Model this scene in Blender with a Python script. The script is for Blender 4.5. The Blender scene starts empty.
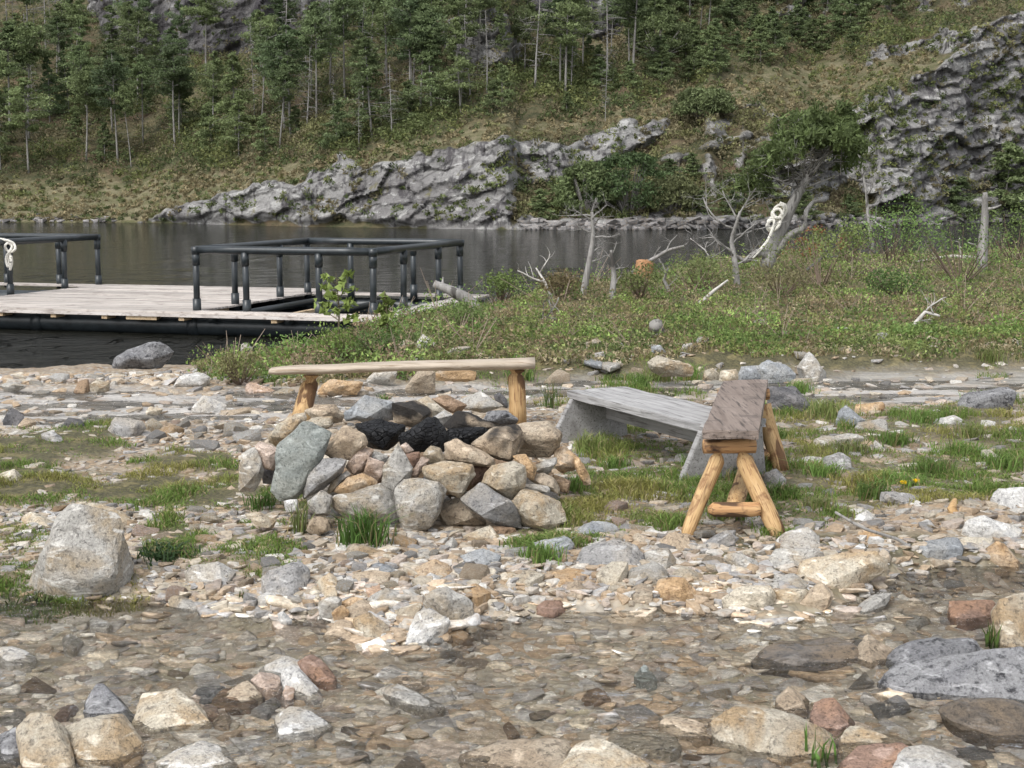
import bpy, bmesh, math, random
import numpy as np
from mathutils import Vector
R=math.radians
# ---------------------------------------------------------------- camera, sky, sun, exposure
S=bpy.context.scene; COL=S.collection
CH=1.58; TH=R(7.47); F=1479.0
cam=bpy.data.cameras.new('camera'); camo=bpy.data.objects.new('camera',cam); COL.objects.link(camo)
camo.location=(0,0,CH); camo.rotation_euler=(R(90)-TH,0,0)
cam.sensor_width=36; cam.lens=36*F/1024; cam.clip_start=0.05; cam.clip_end=2000
S.camera=camo
W=bpy.data.worlds.new('World'); S.world=W; W.use_nodes=True
nt=W.node_tree; bg=nt.nodes['Background']
sky=nt.nodes.new('ShaderNodeTexSky'); sky.sky_type='NISHITA'; sky.sun_disc=False
SUN_EL=R(52); SUN_AZ=R(215)       # azimuth clockwise from +Y
sky.sun_elevation=SUN_EL; sky.sun_rotation=SUN_AZ; sky.dust_density=3; sky.air_density=1.0; sky.altitude=0
hs=nt.nodes.new('ShaderNodeHueSaturation'); hs.inputs['Saturation'].default_value=0.22
nt.links.new(sky.outputs[0],hs.inputs['Color']); nt.links.new(hs.outputs[0],bg.inputs['Color'])
bg.inputs['Strength'].default_value=0.15
sl=bpy.data.lights.new('sun','SUN'); sl.energy=1.0; sl.angle=R(26); sl.color=(1,.98,.94)
slo=bpy.data.objects.new('sun',sl); COL.objects.link(slo)
dv=Vector((math.sin(SUN_AZ)*math.cos(SUN_EL),math.cos(SUN_AZ)*math.cos(SUN_EL),math.sin(SUN_EL)))
slo.rotation_euler=dv.to_track_quat('Z','Y').to_euler(); slo.location=(0,0,60)
S.view_settings.view_transform='Standard'; S.view_settings.look='None'; S.view_settings.gamma=1
S.view_settings.use_curve_mapping=False
S.view_settings.exposure=0.82
S.render.engine='CYCLES'
S.cycles.max_bounces=6; S.cycles.transparent_max_bounces=12
# ---------------------------------------------------------------- maths
def P(px,py,z=0.0):
    u=(px-512)/F; v=(384-py)/F; c,s=math.cos(TH),math.sin(TH)
    dy=c+v*s; dz=-s+v*c; t=(z-CH)/dz
    return Vector((u*t,dy*t,z))
def PY(px,py,Y):
    u=(px-512)/F; v=(384-py)/F; c,s=math.cos(TH),math.sin(TH)
    t=Y/(c+v*s); return Vector((u*t,Y,CH+(-s+v*c)*t))
def PR(x,y,z):
    c,s=math.cos(TH),math.sin(TH); z=z-CH
    d=y*c-z*s; v=y*s+z*c
    return 512+F*x/d, 384-F*v/d
def ux(u,Y): return (u-512)/F*Y       # near enough for columns
rs=np.random.RandomState(5)
_p=rs.permutation(256); _p=np.concatenate([_p,_p,_p]); _g=rs.normal(size=(256,3)); _g/=np.linalg.norm(_g,axis=1)[:,None]
def noise(x,y,z=0.0):
    x,y,z=np.broadcast_arrays(np.asarray(x,float),np.asarray(y,float),np.asarray(z,float))
    xi=np.floor(x).astype(int); yi=np.floor(y).astype(int); zi=np.floor(z).astype(int)
    xf=x-xi; yf=y-yi; zf=z-zi
    f=lambda t:t*t*t*(t*(t*6-15)+10)
    U,V,Wt=f(xf),f(yf),f(zf); out=0
    for i in (0,1):
        for j in (0,1):
            for k in (0,1):
                h=_p[_p[_p[(xi+i)&255]+((yi+j)&255)]+((zi+k)&255)]
                g=_g[h]; d=g[...,0]*(xf-i)+g[...,1]*(yf-j)+g[...,2]*(zf-k)
                out=out+d*(U if i else 1-U)*(V if j else 1-V)*(Wt if k else 1-Wt)
    return out*1.5
def fbm(x,y,z=0.0,o=4):
    s=0;a=1.0
    for i in range(o): s=s+a*noise(np.asarray(x)*2**i+i*17.3,np.asarray(y)*2**i,np.asarray(z)*2**i+i*5.1); a*=.5
    return s
def ridged(x,y,z=0.0,o=4):
    s=0;a=1.0
    for i in range(o): s=s+a*(1-2*np.abs(noise(np.asarray(x)*2**i+i*7.3,np.asarray(y)*2**i,np.asarray(z)*2**i+i*3.1))); a*=.5
    return s
def sst(a,b,x):
    t=np.clip((x-a)/(b-a),0,1); return t*t*(3-2*t)
def inpoly(x,y,poly):
    x=np.asarray(x,float); y=np.asarray(y,float); r=np.zeros(np.broadcast(x,y).shape,bool); n=len(poly); j=n-1
    for i in range(n):
        xi,yi=poly[i]; xj,yj=poly[j]
        if yi!=yj:
            c=((yi>y)!=(yj>y))&(x<(xj-xi)*(y-yi)/(yj-yi)+xi); r^=c
        j=i
    return r
# ---------------------------------------------------------------- mesh and object helpers
def fmesh(name,V,Fa,cols=None,smooth=False,mats=(),mi=None):
    """fast mesh from vertex array and one face array (n x 3 or n x 4) or a list of such arrays"""
    if not isinstance(Fa,list): Fa=[Fa]
    Fa=[np.asarray(f,np.int32) for f in Fa if len(f)]
    m=bpy.data.meshes.new(name); V=np.asarray(V,np.float32)
    m.vertices.add(len(V)); m.vertices.foreach_set('co',V.ravel())
    tot=np.concatenate([np.full(len(f),f.shape[1],np.int32) for f in Fa]); loops=np.concatenate([f.ravel() for f in Fa])
    m.loops.add(len(loops)); m.loops.foreach_set('vertex_index',loops)
    m.polygons.add(len(tot)); st=np.concatenate([[0],np.cumsum(tot)[:-1]]).astype(np.int32)
    m.polygons.foreach_set('loop_start',st); m.polygons.foreach_set('loop_total',tot)
    if mi is not None: m.polygons.foreach_set('material_index',np.asarray(mi,np.int32))
    m.update(calc_edges=True); m.validate()
    m.polygons.foreach_set('use_smooth',np.full(len(m.polygons),smooth))
    if cols is not None:
        a=m.color_attributes.new('Col','FLOAT_COLOR','POINT')
        c=np.ones((len(V),4),np.float32); c[:,:cols.shape[1]]=cols; a.data.foreach_set('color',c.ravel())
    for mm in mats: m.materials.append(mm)
    return m
def link(name,mesh,parent=None,loc=(0,0,0),rz=0):
    o=bpy.data.objects.new(name,mesh); COL.objects.link(o); o.location=loc; o.rotation_euler=(0,0,rz)
    if parent: o.parent=parent
    return o
def tag(o,label=None,cat=None,group=None,kind=None):
    if label: o['label']=label
    if cat: o['category']=cat
    if group: o['group']=group
    if kind: o['kind']=kind
    return o
def empty(name,loc,label,cat,group=None,rz=0):
    o=bpy.data.objects.new(name,None); COL.objects.link(o); o.location=loc; o.rotation_euler=(0,0,rz); o.empty_display_size=.1
    return tag(o,label,cat,group)
class MB:
    """collects tubes, boxes and leaf clouds into one mesh"""
    def __init__(s): s.V=[];s.T=[];s.Q=[];s.n=0;s.C=[]
    def add(s,V,T=None,Q=None,c=(1,1,1)):
        V=np.asarray(V,float).reshape(-1,3)
        if T is not None and len(T): s.T.append(np.asarray(T,int)+s.n)
        if Q is not None and len(Q): s.Q.append(np.asarray(Q,int)+s.n)
        c=np.asarray(c,float)
        s.C.append(c if c.ndim==2 else np.tile(c,(len(V),1))); s.V.append(V); s.n+=len(V); return s
    def tube(s,pts,rad,k=7,c=(1,1,1),cap=True,wob=0.0,seed=0,squash=None):
        pts=np.asarray([tuple(p) for p in pts],float); n=len(pts); rad=np.broadcast_to(np.asarray(rad,float),(n,))
        tan=np.gradient(pts,axis=0); tan/=np.linalg.norm(tan,axis=1)[:,None]+1e-9
        ref=np.array([0,0,1.]) if abs(tan[:,2]).mean()<.8 else np.array([0,1.,0])
        a=np.cross(tan,ref); a/=np.linalg.norm(a,axis=1)[:,None]+1e-9; b=np.cross(a,tan)
        th=np.arange(k)/k*2*math.pi; V=np.zeros((n,k,3))
        rr=np.repeat(rad[:,None],k,1)
        if wob: rr=rr*(1+wob*fbm(np.cos(th)[None]*1.3+seed,np.sin(th)[None]*1.3,np.arange(n)[:,None]*.35+seed*3.3,2))
        sq=(1,1) if squash is None else squash
        V=pts[:,None]+a[:,None]*(np.cos(th)[None,:,None]*rr[...,None]*sq[0])+b[:,None]*(np.sin(th)[None,:,None]*rr[...,None]*sq[1])
        idx=np.arange(n*k).reshape(n,k); Q=np.stack([idx[:-1],np.roll(idx[:-1],-1,1),np.roll(idx[1:],-1,1),idx[1:]],-1).reshape(-1,4)
        VV=V.reshape(-1,3); T=[]
        if cap:
            VV=np.vstack([VV,pts[0],pts[-1]])
            T=[[n*k,idx[0,(i+1)%k],idx[0,i]] for i in range(k)]+[[n*k+1,idx[-1,i],idx[-1,(i+1)%k]] for i in range(k)]
        return s.add(VV,T,Q,c)
    def box(s,o,ax,ay,az,c=(1,1,1)):
        o,ax,ay,az=[np.array(tuple(q),float) for q in (o,ax,ay,az)]
        V=[o,o+ax,o+ax+ay,o+ay]; V=V+[v+az for v in V]
        return s.add(V,None,[[0,3,2,1],[4,5,6,7],[0,1,5,4],[1,2,6,5],[2,3,7,6],[3,0,4,7]],c)
    def leaves(s,cen,n,rad,size,c,rg,flat=1.0,shell=.0,asp=.5,var=.25,up=0):
        """n leaf triangles in an ellipsoid at cen"""
        d=rg.normal(size=(n,3)); d/=np.linalg.norm(d,axis=1)[:,None]; q=rg.rand(n)**(1/3.)*(1-shell)+shell
        p=d*q[:,None]*rad; p[:,2]*=flat; p+=np.asarray(cen,float)
        t=rg.normal(size=(n,3)); t[:,2]+=up; t/=np.linalg.norm(t,axis=1)[:,None]; w=np.cross(t,rg.normal(size=(n,3))); w/=np.linalg.norm(w,axis=1)[:,None]+1e-9
        L=size*(.6+.8*rg.rand(n))[:,None]
        V=np.stack([p-t*L*.5+w*L*asp*.5,p-t*L*.5-w*L*asp*.5,p+t*L*.5],1).reshape(-1,3)
        C=np.repeat(np.asarray(c,float)[None]*(1+var*(rg.rand(n,1)-.5)*2),3,0)
        return s.add(V,np.arange(3*n).reshape(n,3),None,C)
    def mesh(s,name,mat,smooth=False,bev=0):
        m=fmesh(name,np.vstack(s.V),[np.vstack(x) for x in (s.T,s.Q) if x],np.vstack(s.C),smooth,[mat])
        return m
    def build(s,name,mat,parent=None,smooth=False,loc=(0,0,0)):
        return link(name,s.mesh(name,mat,smooth),parent,loc)
# ---------------------------------------------------------------- materials
def newmat(name):
    m=bpy.data.materials.new(name); m.use_nodes=True; nt=m.node_tree; b=nt.nodes['Principled BSDF']; b.inputs['Specular IOR Level'].default_value=.3
    return m,nt,b
def N(nt,t,**k):
    n=nt.nodes.new('ShaderNode'+t)
    for a,v in k.items():
        if a in n.inputs: n.inputs[a].default_value=v
        else: setattr(n,a,v)
    return n
def ramp(nt,fac,stops,interp='LINEAR'):
    r=nt.nodes.new('ShaderNodeValToRGB'); r.color_ramp.interpolation=interp
    e=r.color_ramp.elements
    while len(e)>1: e.remove(e[-1])
    e[0].position=stops[0][0]; e[0].color=tuple(stops[0][1])+(1,) if not isinstance(stops[0][1],(int,float)) else (stops[0][1],)*3+(1,)
    for p,c in stops[1:]:
        x=e.new(p); x.color=tuple(c)+(1,) if not isinstance(c,(int,float)) else (c,)*3+(1,)
    nt.links.new(fac,r.inputs[0]); return r.outputs[0]
def mixc(nt,f,a,b,mode='MIX'):
    m=nt.nodes.new('ShaderNodeMix'); m.data_type='RGBA'; m.blend_type=mode
    for s,v in ((m.inputs[0],f),(m.inputs[6],a),(m.inputs[7],b)):
        if isinstance(v,bpy.types.NodeSocket): nt.links.new(v,s)
        else: s.default_value=v if isinstance(v,(int,float)) else tuple(v)+(1,)
    return m.outputs[2]
def noi(nt,vec,sc,det=5,rough=.6,dist=0):
    n=N(nt,'TexNoise',Scale=sc,Detail=det,Roughness=rough,Distortion=dist)
    if vec is not None: nt.links.new(vec,n.inputs['Vector'])
    return n.outputs[0]
def bump(nt,b,h,st=.5,dist=.01,prev=None):
    n=N(nt,'Bump',Strength=st,Distance=dist); nt.links.new(h,n.inputs['Height'])
    if prev is not None: nt.links.new(prev,n.inputs['Normal'])
    nt.links.new(n.outputs[0],b.inputs['Normal']); return n.outputs[0]
def scaled(nt,vec,sc,rot=(0,0,0)):
    m=N(nt,'Mapping'); m.inputs['Scale'].default_value=sc; m.inputs['Rotation'].default_value=rot; nt.links.new(vec,m.inputs[0]); return m.outputs[0]
def objvec(nt):
    tc=N(nt,'TexCoord'); oi=N(nt,'ObjectInfo'); mu=N(nt,'VectorMath',operation='SCALE'); 
    cx=N(nt,'CombineXYZ'); [nt.links.new(oi.outputs['Random'],cx.inputs[i]) for i in range(3)]
    nt.links.new(cx.outputs[0],mu.inputs[0]); mu.inputs['Scale'].default_value=37.0
    ad=N(nt,'VectorMath',operation='ADD'); nt.links.new(tc.outputs['Object'],ad.inputs[0]); nt.links.new(mu.outputs[0],ad.inputs[1])
    return ad.outputs[0],oi.outputs['Random']
def rockmat(name,a,b,c,spk=.25,soot=0,rough=.75,wet=False,scale=1.0):
    """a main, b stain, c fine dark grain"""
    m,nt,bs=newmat(name); v,rnd=objvec(nt)
    n1=noi(nt,v,5*scale,6,.6,.6); n2=noi(nt,v,22*scale,6,.7); n3=noi(nt,v,110*scale,3,.6); n5=noi(nt,v,48*scale,5,.75,.5)
    col=mixc(nt,ramp(nt,n1,[(.44,0),(.62,1)]),a,b)
    col=mixc(nt,ramp(nt,n2,[(.52,0),(.70,spk*1.6)]),col,c)
    wv=scaled(nt,v,(1,1,3.2),(.5,.3,0)); nv=noi(nt,wv,9*scale,4,.6,.8)
    col=mixc(nt,ramp(nt,n5,[(.54,0),(.62,.65)]),col,[x*.40 for x in c])
    pale=[min(1,x*1.45+.08) for x in a]
    col=mixc(nt,ramp(nt,nv,[(.56,0),(.66,.8)]),col,pale)
    col=mixc(nt,1.0,col,ramp(nt,n3,[(.3,.72),(.55,1),(.75,1.22)]),'MULTIPLY')
    if soot: col=mixc(nt,ramp(nt,noi(nt,v,4.5,3,.5),[(.5-soot*.2,0),(.62-soot*.2,.95)]),col,(.012,.012,.013))
    hv=N(nt,'HueSaturation'); nt.links.new(col,hv.inputs['Color']); mr=N(nt,'MapRange'); mr.inputs[3].default_value=.82; mr.inputs[4].default_value=1.15
    nt.links.new(rnd,mr.inputs[0]); nt.links.new(mr.outputs[0],hv.inputs['Value']); nt.links.new(hv.outputs[0],bs.inputs['Base Color'])
    bs.inputs['Roughness'].default_value=rough
    if wet: bs.inputs['Coat Weight'].default_value=.6; bs.inputs['Coat Roughness'].default_value=.12
    vo=N(nt,'TexVoronoi',feature='DISTANCE_TO_EDGE',Scale=6*scale); wv2=mixc(nt,.12,v,N(nt,'TexNoise',Scale=12).outputs[1]); nt.links.new(wv2,vo.inputs['Vector'])
    cr=ramp(nt,vo.outputs['Distance'],[(0,0),(.03,1)])
    h1=bump(nt,bs,n2,.9,.02); h2=bump(nt,bs,cr,.35,.012,h1); bump(nt,bs,n3,.6,.004,h2)
    return m
RC=dict(
 white=((.52,.51,.49),(.43,.39,.33),(.20,.20,.21)), pale=((.39,.375,.345),(.34,.28,.20),(.16,.15,.14)),
 cream=((.46,.415,.335),(.38,.28,.17),(.18,.15,.12)), tan=((.38,.30,.215),(.46,.39,.30),(.12,.09,.07)),
 orange=((.43,.29,.16),(.50,.41,.31),(.16,.08,.04)), pink=((.43,.345,.29),(.42,.29,.20),(.17,.12,.10)),
 rust=((.25,.165,.125),(.33,.2,.13),(.08,.05,.04)), brown=((.25,.17,.11),(.35,.25,.16),(.07,.05,.04)),
 grey=((.27,.265,.26),(.36,.33,.29),(.08,.08,.085)), blue=((.28,.295,.31),(.38,.38,.37),(.10,.11,.12)),
 teal=((.255,.275,.26),(.31,.32,.29),(.12,.145,.135)), dark=((.07,.07,.075),(.20,.19,.19),(.03,.03,.03)),
 speck=((.24,.24,.245),(.20,.20,.21),(.04,.04,.045)))
RM={k:rockmat('rock_'+k,*v,spk=.9 if k=='speck' else .3) for k,v in RC.items()}
RM['sooty']=rockmat('rock_sooty',*RC['tan'],soot=.45); RM['wetdark']=rockmat('rock_wet',(.11,.09,.07),(.20,.15,.10),(.04,.04,.04),wet=True)
def attrmat(name,rough=.8,mul=None,sub=0,trans=0):
    m,nt,b=newmat(name); a=N(nt,'VertexColor'); a.layer_name='Col'; oi=N(nt,'ObjectInfo')
    hv=N(nt,'HueSaturation'); nt.links.new(a.outputs[0],hv.inputs['Color'])
    mr=N(nt,'MapRange'); mr.inputs[3].default_value=.75; mr.inputs[4].default_value=1.25; nt.links.new(oi.outputs['Random'],mr.inputs[0]); nt.links.new(mr.outputs[0],hv.inputs['Value'])
    nt.links.new(hv.outputs[0],b.inputs['Base Color']); b.inputs['Roughness'].default_value=rough
    if trans:
        tr=N(nt,'BsdfTranslucent'); nt.links.new(hv.outputs[0],tr.inputs[0]); mx=N(nt,'MixShader'); mx.inputs[0].default_value=trans
        nt.links.new(b.outputs[0],mx.inputs[1]); nt.links.new(tr.outputs[0],mx.inputs[2]); nt.links.new(mx.outputs[0],nt.nodes['Material Output'].inputs[0])
    return m
M_leaf=attrmat('foliage',.7,trans=.25); M_grass=attrmat('grass_blades',.6,trans=.3)
def pebmat():
    m,nt,b=newmat('pebbles'); a=N(nt,'VertexColor'); a.layer_name='Col'; tc=N(nt,'TexCoord')
    n=noi(nt,tc.outputs['Object'],60,4,.65); n2=noi(nt,tc.outputs['Object'],17,3,.6)
    col=mixc(nt,1.0,a.outputs[0],ramp(nt,n,[(.3,.6),(.5,1),(.72,1.35)]),'MULTIPLY'); col=mixc(nt,ramp(nt,n2,[(.5,0),(.7,.5)]),col,(.36,.25,.15))
    nt.links.new(col,b.inputs['Base Color']); b.inputs['Roughness'].default_value=.75; bump(nt,b,n,.6,.006); return m
M_peb=pebmat()
def woodmat(name,a,b_,dark,axis='X',scale=1,knots=True,rough=.7,dk=.5,vc=False,rot=0):
    m,nt,b=newmat(name); v,rnd=objvec(nt)
    if rot: v=scaled(nt,v,(1,1,1),(0,0,R(rot)))
    sc={'X':(1.2,22,22),'Y':(22,1.2,22),'Z':(22,22,1.2)}[axis]
    sv=scaled(nt,v,tuple(s*scale for s in sc)); n1=noi(nt,sv,1.0,6,.65,.5); n2=noi(nt,v,7*scale,4,.6,.5)
    s3=scaled(nt,v,tuple(s*scale*3.5 for s in sc)); n3=noi(nt,s3,1.0,3,.6)
    col=mixc(nt,ramp(nt,n1,[(.35,0),(.65,1)]),a,b_); col=mixc(nt,ramp(nt,n2,[(.54,0),(.68,dk)]),col,dark)
    col=mixc(nt,ramp(nt,n3,[(.54,0),(.66,.85)]),col,dark)
    if axis=='Z' and knots: col=mixc(nt,ramp(nt,noi(nt,scaled(nt,v,(1.6,1.6,.5)),3.2*scale,3,.5,.4),[(.585,0),(.61,.85)]),col,[x*.5 for x in dark])
    if vc: va=N(nt,'VertexColor'); va.layer_name='Col'; col=mixc(nt,1.0,col,va.outputs[0],'MULTIPLY')
    nt.links.new(col,b.inputs['Base Color']); b.inputs['Roughness'].default_value=rough; h=bump(nt,b,n1,.5,.006); bump(nt,b,n3,.5,.004,h); return m
M_peel=woodmat('peeled_pine',(.38,.235,.105),(.52,.36,.185),(.15,.065,.03),'Z',1.6,dk=.85)
M_peelx=woodmat('peeled_pine_cross',(.38,.20,.09),(.52,.33,.16),(.07,.04,.03),'Z',1.6,dk=1)
M_seatbark=woodmat('rough_seat_wood',(.16,.125,.105),(.27,.22,.19),(.055,.045,.04),'Y',.8)
M_loglight=woodmat('weathered_log',(.38,.32,.25),(.50,.43,.35),(.20,.14,.09),'X',.8,dk=.4)
M_greyw=woodmat('grey_planks',(.27,.265,.265),(.42,.415,.41),(.12,.115,.11),'X',1,dk=.35,rot=63.4)
M_greyz=woodmat('grey_boards',(.24,.235,.23),(.35,.345,.34),(.11,.10,.095),'X',1,dk=.35,rot=63.4)
M_deck=woodmat('deck_boards',(.46,.42,.39),(.60,.56,.53),(.24,.20,.18),'X',.35,dk=.6,vc=True)
M_joist=woodmat('joist_wood',(.45,.33,.20),(.52,.40,.26),(.20,.13,.08),'Y',.6)
M_snag=woodmat('dead_grey_wood',(.20,.19,.18),(.32,.31,.295),(.12,.11,.10),'Z',.8)
M_trunk=woodmat('tree_bark',(.17,.16,.15),(.28,.27,.25),(.07,.065,.06),'Z',.25,knots=False)
M_white=woodmat('bleached_wood',(.40,.385,.36),(.52,.50,.47),(.3,.27,.24),'Z',.6)
M_orangew=woodmat('rotten_orange_wood',(.28,.14,.06),(.38,.22,.12),(.18,.08,.04),'Z',1)
def plain(name,c,rough=.5,spec=.5,nz=.15,sc=30):
    m,nt,b=newmat(name); tc=N(nt,'TexCoord'); n=noi(nt,tc.outputs['Object'],sc,4,.6)
    nt.links.new(mixc(nt,1.0,c,ramp(nt,n,[(.3,1-nz),(.7,1+nz)]),'MULTIPLY'),b.inputs['Base Color']); b.inputs['Roughness'].default_value=rough; b.inputs['Specular IOR Level'].default_value=spec
    bump(nt,b,n,.15,.004); return m
M_pipe=plain('black_plastic_pipe',(.022,.028,.032),.35,.5,.4,8); M_rope=plain('white_rope',(.68,.66,.60),.9,.2,.3,60)
def charmat():
    m,nt,b=newmat('charcoal'); v,_=objvec(nt); vo=N(nt,'TexVoronoi',Scale=30,feature='DISTANCE_TO_EDGE'); nt.links.new(scaled(nt,v,(1,.8,1.6),(0,.4,0)),vo.inputs['Vector'])
    n=noi(nt,v,30,4,.6); nt.links.new(mixc(nt,ramp(nt,n,[(.5,0),(.75,.5)]),(.006,.006,.007),(.035,.035,.037)),b.inputs['Base Color']); b.inputs['Roughness'].default_value=.55
    h=bump(nt,b,ramp(nt,vo.outputs['Distance'],[(0,0),(.12,1)]),1,.02); bump(nt,b,n,.5,.006,h); return m
M_char=charmat()
# ---------------------------------------------------------------- near ground
def interp(u,pts): return np.interp(u,[p[0] for p in pts],[p[1] for p in pts])
def dep(v): return 1.58*(math.cos(TH)*1+0*v)*0+ 1.58*F/(v-190.0)     # depth of a ground row
TU=[-900,0,200,300,360,450,560,700,1024,1900]
TB=[(2,[0]*10),(12.5,[-.03]*4+[0]*6),(14,[-.15,-.2,-.2,-.15,-.03,0,0,0,0,0]),(17,[-.48,-.48,-.40,-.3,-.12,-.03,0,0,0,0]),
 (18.3,[-.7,-.62,-.52,-.42,-.22,-.06,0,0,.02,.02]),(20,[-1,-.9,-.8,-.7,-.42,-.15,0,.02,.03,.03]),(22,[-1.3,-1.2,-1,-.95,-.8,-.4,-.03,.04,.05,.05]),
 (25,[-1.3]*5+[-1,-.15,.05,.06,.06]),(28,[-1.3]*5+[-1.2,-.6,.05,.1,.1]),(32,[-1.3]*5+[-1.3,-1.2,.02,.12,.12]),(35,[-1.3]*7+[-.4,.08,.1]),(38,[-1.3]*7+[-1.1,-.3,-.3]),(44,[-1.3]*10)]
TBY=np.array([t[0] for t in TB]); TBZ=np.array([t[1] for t in TB])
E1=[(-900,592),(0,592),(120,586),(250,592),(300,615),(380,636),(440,636),(480,604),(560,592),(700,606),(800,614),(870,592),(900,570),(1024,563),(1900,560)]
VN=[(-900,425),(0,425),(200,418),(300,412),(480,408),(560,404),(700,408),(1024,398),(1900,398)]
VF=[(-900,385),(0,383),(200,386),(350,384),(560,374),(700,371),(1024,365),(1900,365)]
def base(u,y):
    zi=np.array([np.interp(u,TU,r) for r in TBZ])            # rows x pts
    k=np.clip(np.searchsorted(TBY,y,side='right')-1,0,len(TBY)-2); t=np.clip((y-TBY[k])/(TBY[k+1]-TBY[k]),0,1)
    ii=np.arange(len(y)); return zi[k,ii]*(1-t)+zi[k+1,ii]*t
def ground(x,y,full=True):
    sh=np.shape(x); x=np.ravel(np.asarray(x,float)); y=np.ravel(np.asarray(y,float)); u=512+F*x/y; 
    z=base(u,y); w=190+1.58*F/y
    j=noise(x*1.7,y*1.7,3.1)*.28+noise(x*5,y*5,8.)*.10
    d1=dep(interp(u,E1)); s1=1-sst(d1-.25,d1+.30,y+j)
    bed=-.092+.028*fbm(x*2.2,y*2.2,1.,3)-.05*sst(5.6,6.3,y)*sst(860,900,u)
    z=z*(1-s1)+bed*s1
    dn=dep(interp(u,VN)); df=dep(interp(u,VF))
    s2=sst(dn-.2,dn+.3,y+j)*(1-sst(df-.3,df+.3,y+j*1.5))
    slab=-.062+.035*fbm(x*.9,y*3.0,5.,3)
    z=z*(1-s2)+slab*s2
    land=(1-s1)*(1-s2); far=sst(12.5,15,y)
    z=z+land*.09*sst(0.05,.45,y-df+.3*noise(x*1.2,y*1.2,3.))*sst(380,450,u)*sst(40,30,y)
    z=z+land*(.025*fbm(x*1.3,y*1.3,2.2,4)+far*.10*fbm(x*.45,y*.45,4.2,4))
    return (z.reshape(sh),s1.reshape(sh),s2.reshape(sh)) if full else z.reshape(sh)
def gz(x,y): return float(ground(np.array([x]),np.array([y]),False)[0])
GL1=[(-60,428),(60,425),(110,430),(140,445),(215,455),(250,475),(235,500),(180,515),(140,510),(110,500),(40,508),(-60,520)]
GRASSP=[(GL1,1.),([(60,418),(118,424),(128,440),(40,440)],.9),([(125,532),(165,522),(205,540),(190,562),(130,562)],1.),([(185,545),(250,540),(300,552),(285,575),(190,582)],.55),
 ([(190,492),(260,488),(330,505),(335,535),(230,528),(180,518)],.8),([(-20,575),(40,560),(130,575),(128,600),(30,608),(-20,600)],.8),
 ([(-20,520),(50,520),(60,560),(-20,575)],.45),
 ([(770,430),(800,410),(900,405),(1090,398),(1090,495),(1000,505),(900,512),(830,532),(790,545),(730,520),(690,530),(600,545),(520,560),(500,545),(590,500),(560,470),(600,440),(600,425),(660,440),(700,450)],.8),
 ([(470,378),(560,374),(600,385),(580,402),(520,408),(470,400)],.45),([(600,372),(700,372),(706,395),(640,395),(600,388)],.9),([(560,420),(600,425),(600,480),(560,500),(590,470)],.9),
 ([(760,385),(830,395),(860,410),(770,418)],.6),([(980,368),(1010,366),(1008,374),(985,374)],.8)]
def bankmask(x,y):
    u=512+F*x/y; w=190+1.58*F/y; j=14*noise(x*1.1,y*1.1,9.)
    vb=interp(u,[(-900,260),(180,260),(200,350),(215,380),(330,384),(410,380),(430,372),(520,372),(600,372),(700,366),(760,364),(1024,364),(1900,364)])
    return sst(4,-6,w-vb+j*.3)
def grassmask(x,y):
    u=512+F*x/y; w=190+1.58*F/y; u=u+18*fbm(x*2,y*2,1.,2); w=w+9*fbm(x*2,y*2,6.,2); g=np.zeros(np.shape(x))
    for p,a in GRASSP: g=np.maximum(g,inpoly(u,w,p)*a)
    g=g*sst(-.55,-.05,fbm(x*1.5,y*1.5,21.,3))
    return g
def smooth2(a,n):
    for _ in range(n):
        a=(np.pad(a,((1,1),(0,0)),'edge')[:-2]+2*a+np.pad(a,((1,1),(0,0)),'edge')[2:])/4
        a=(np.pad(a,((0,0),(1,1)),'edge')[:,:-2]+2*a+np.pad(a,((0,0),(1,1)),'edge')[:,2:])/4
    return a
def gridfaces(r,c):
    i=np.arange(r*c).reshape(r,c); return np.stack([i[:-1,:-1],i[:-1,1:],i[1:,1:],i[1:,:-1]],-1).reshape(-1,4)
us=np.concatenate([np.arange(-900,-60,14),np.arange(-60,1084,2.0),np.arange(1084,1900,14)])
ws=np.concatenate([np.arange(1350,800,-7),np.arange(800,300,-1.5),np.arange(300,243,-1.0),[240,236,232]])
ys=1.58*F/(ws-190.); U,Y=np.meshgrid(us,ys); X=(U-512)/F*Y
Z,S1,S2=ground(X,Y)
GM=smooth2(grassmask(X,Y),3); BK=np.maximum(bankmask(X,Y),sst(400,430,U)*sst(386,376,1.58*F/Y+190+5*noise(X*1.3,Y*1.3,2.)))*(1-S1)
Z=Z+GM*(1-S1)*(1-S2)*.02+(1-S1)*(1-S2)*.006*fbm(X*14,Y*14,0,2)+S2*.008*ridged(X*2.5,Y*14,0,3)+S1*.006*fbm(X*16,Y*16,0,2)
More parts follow.
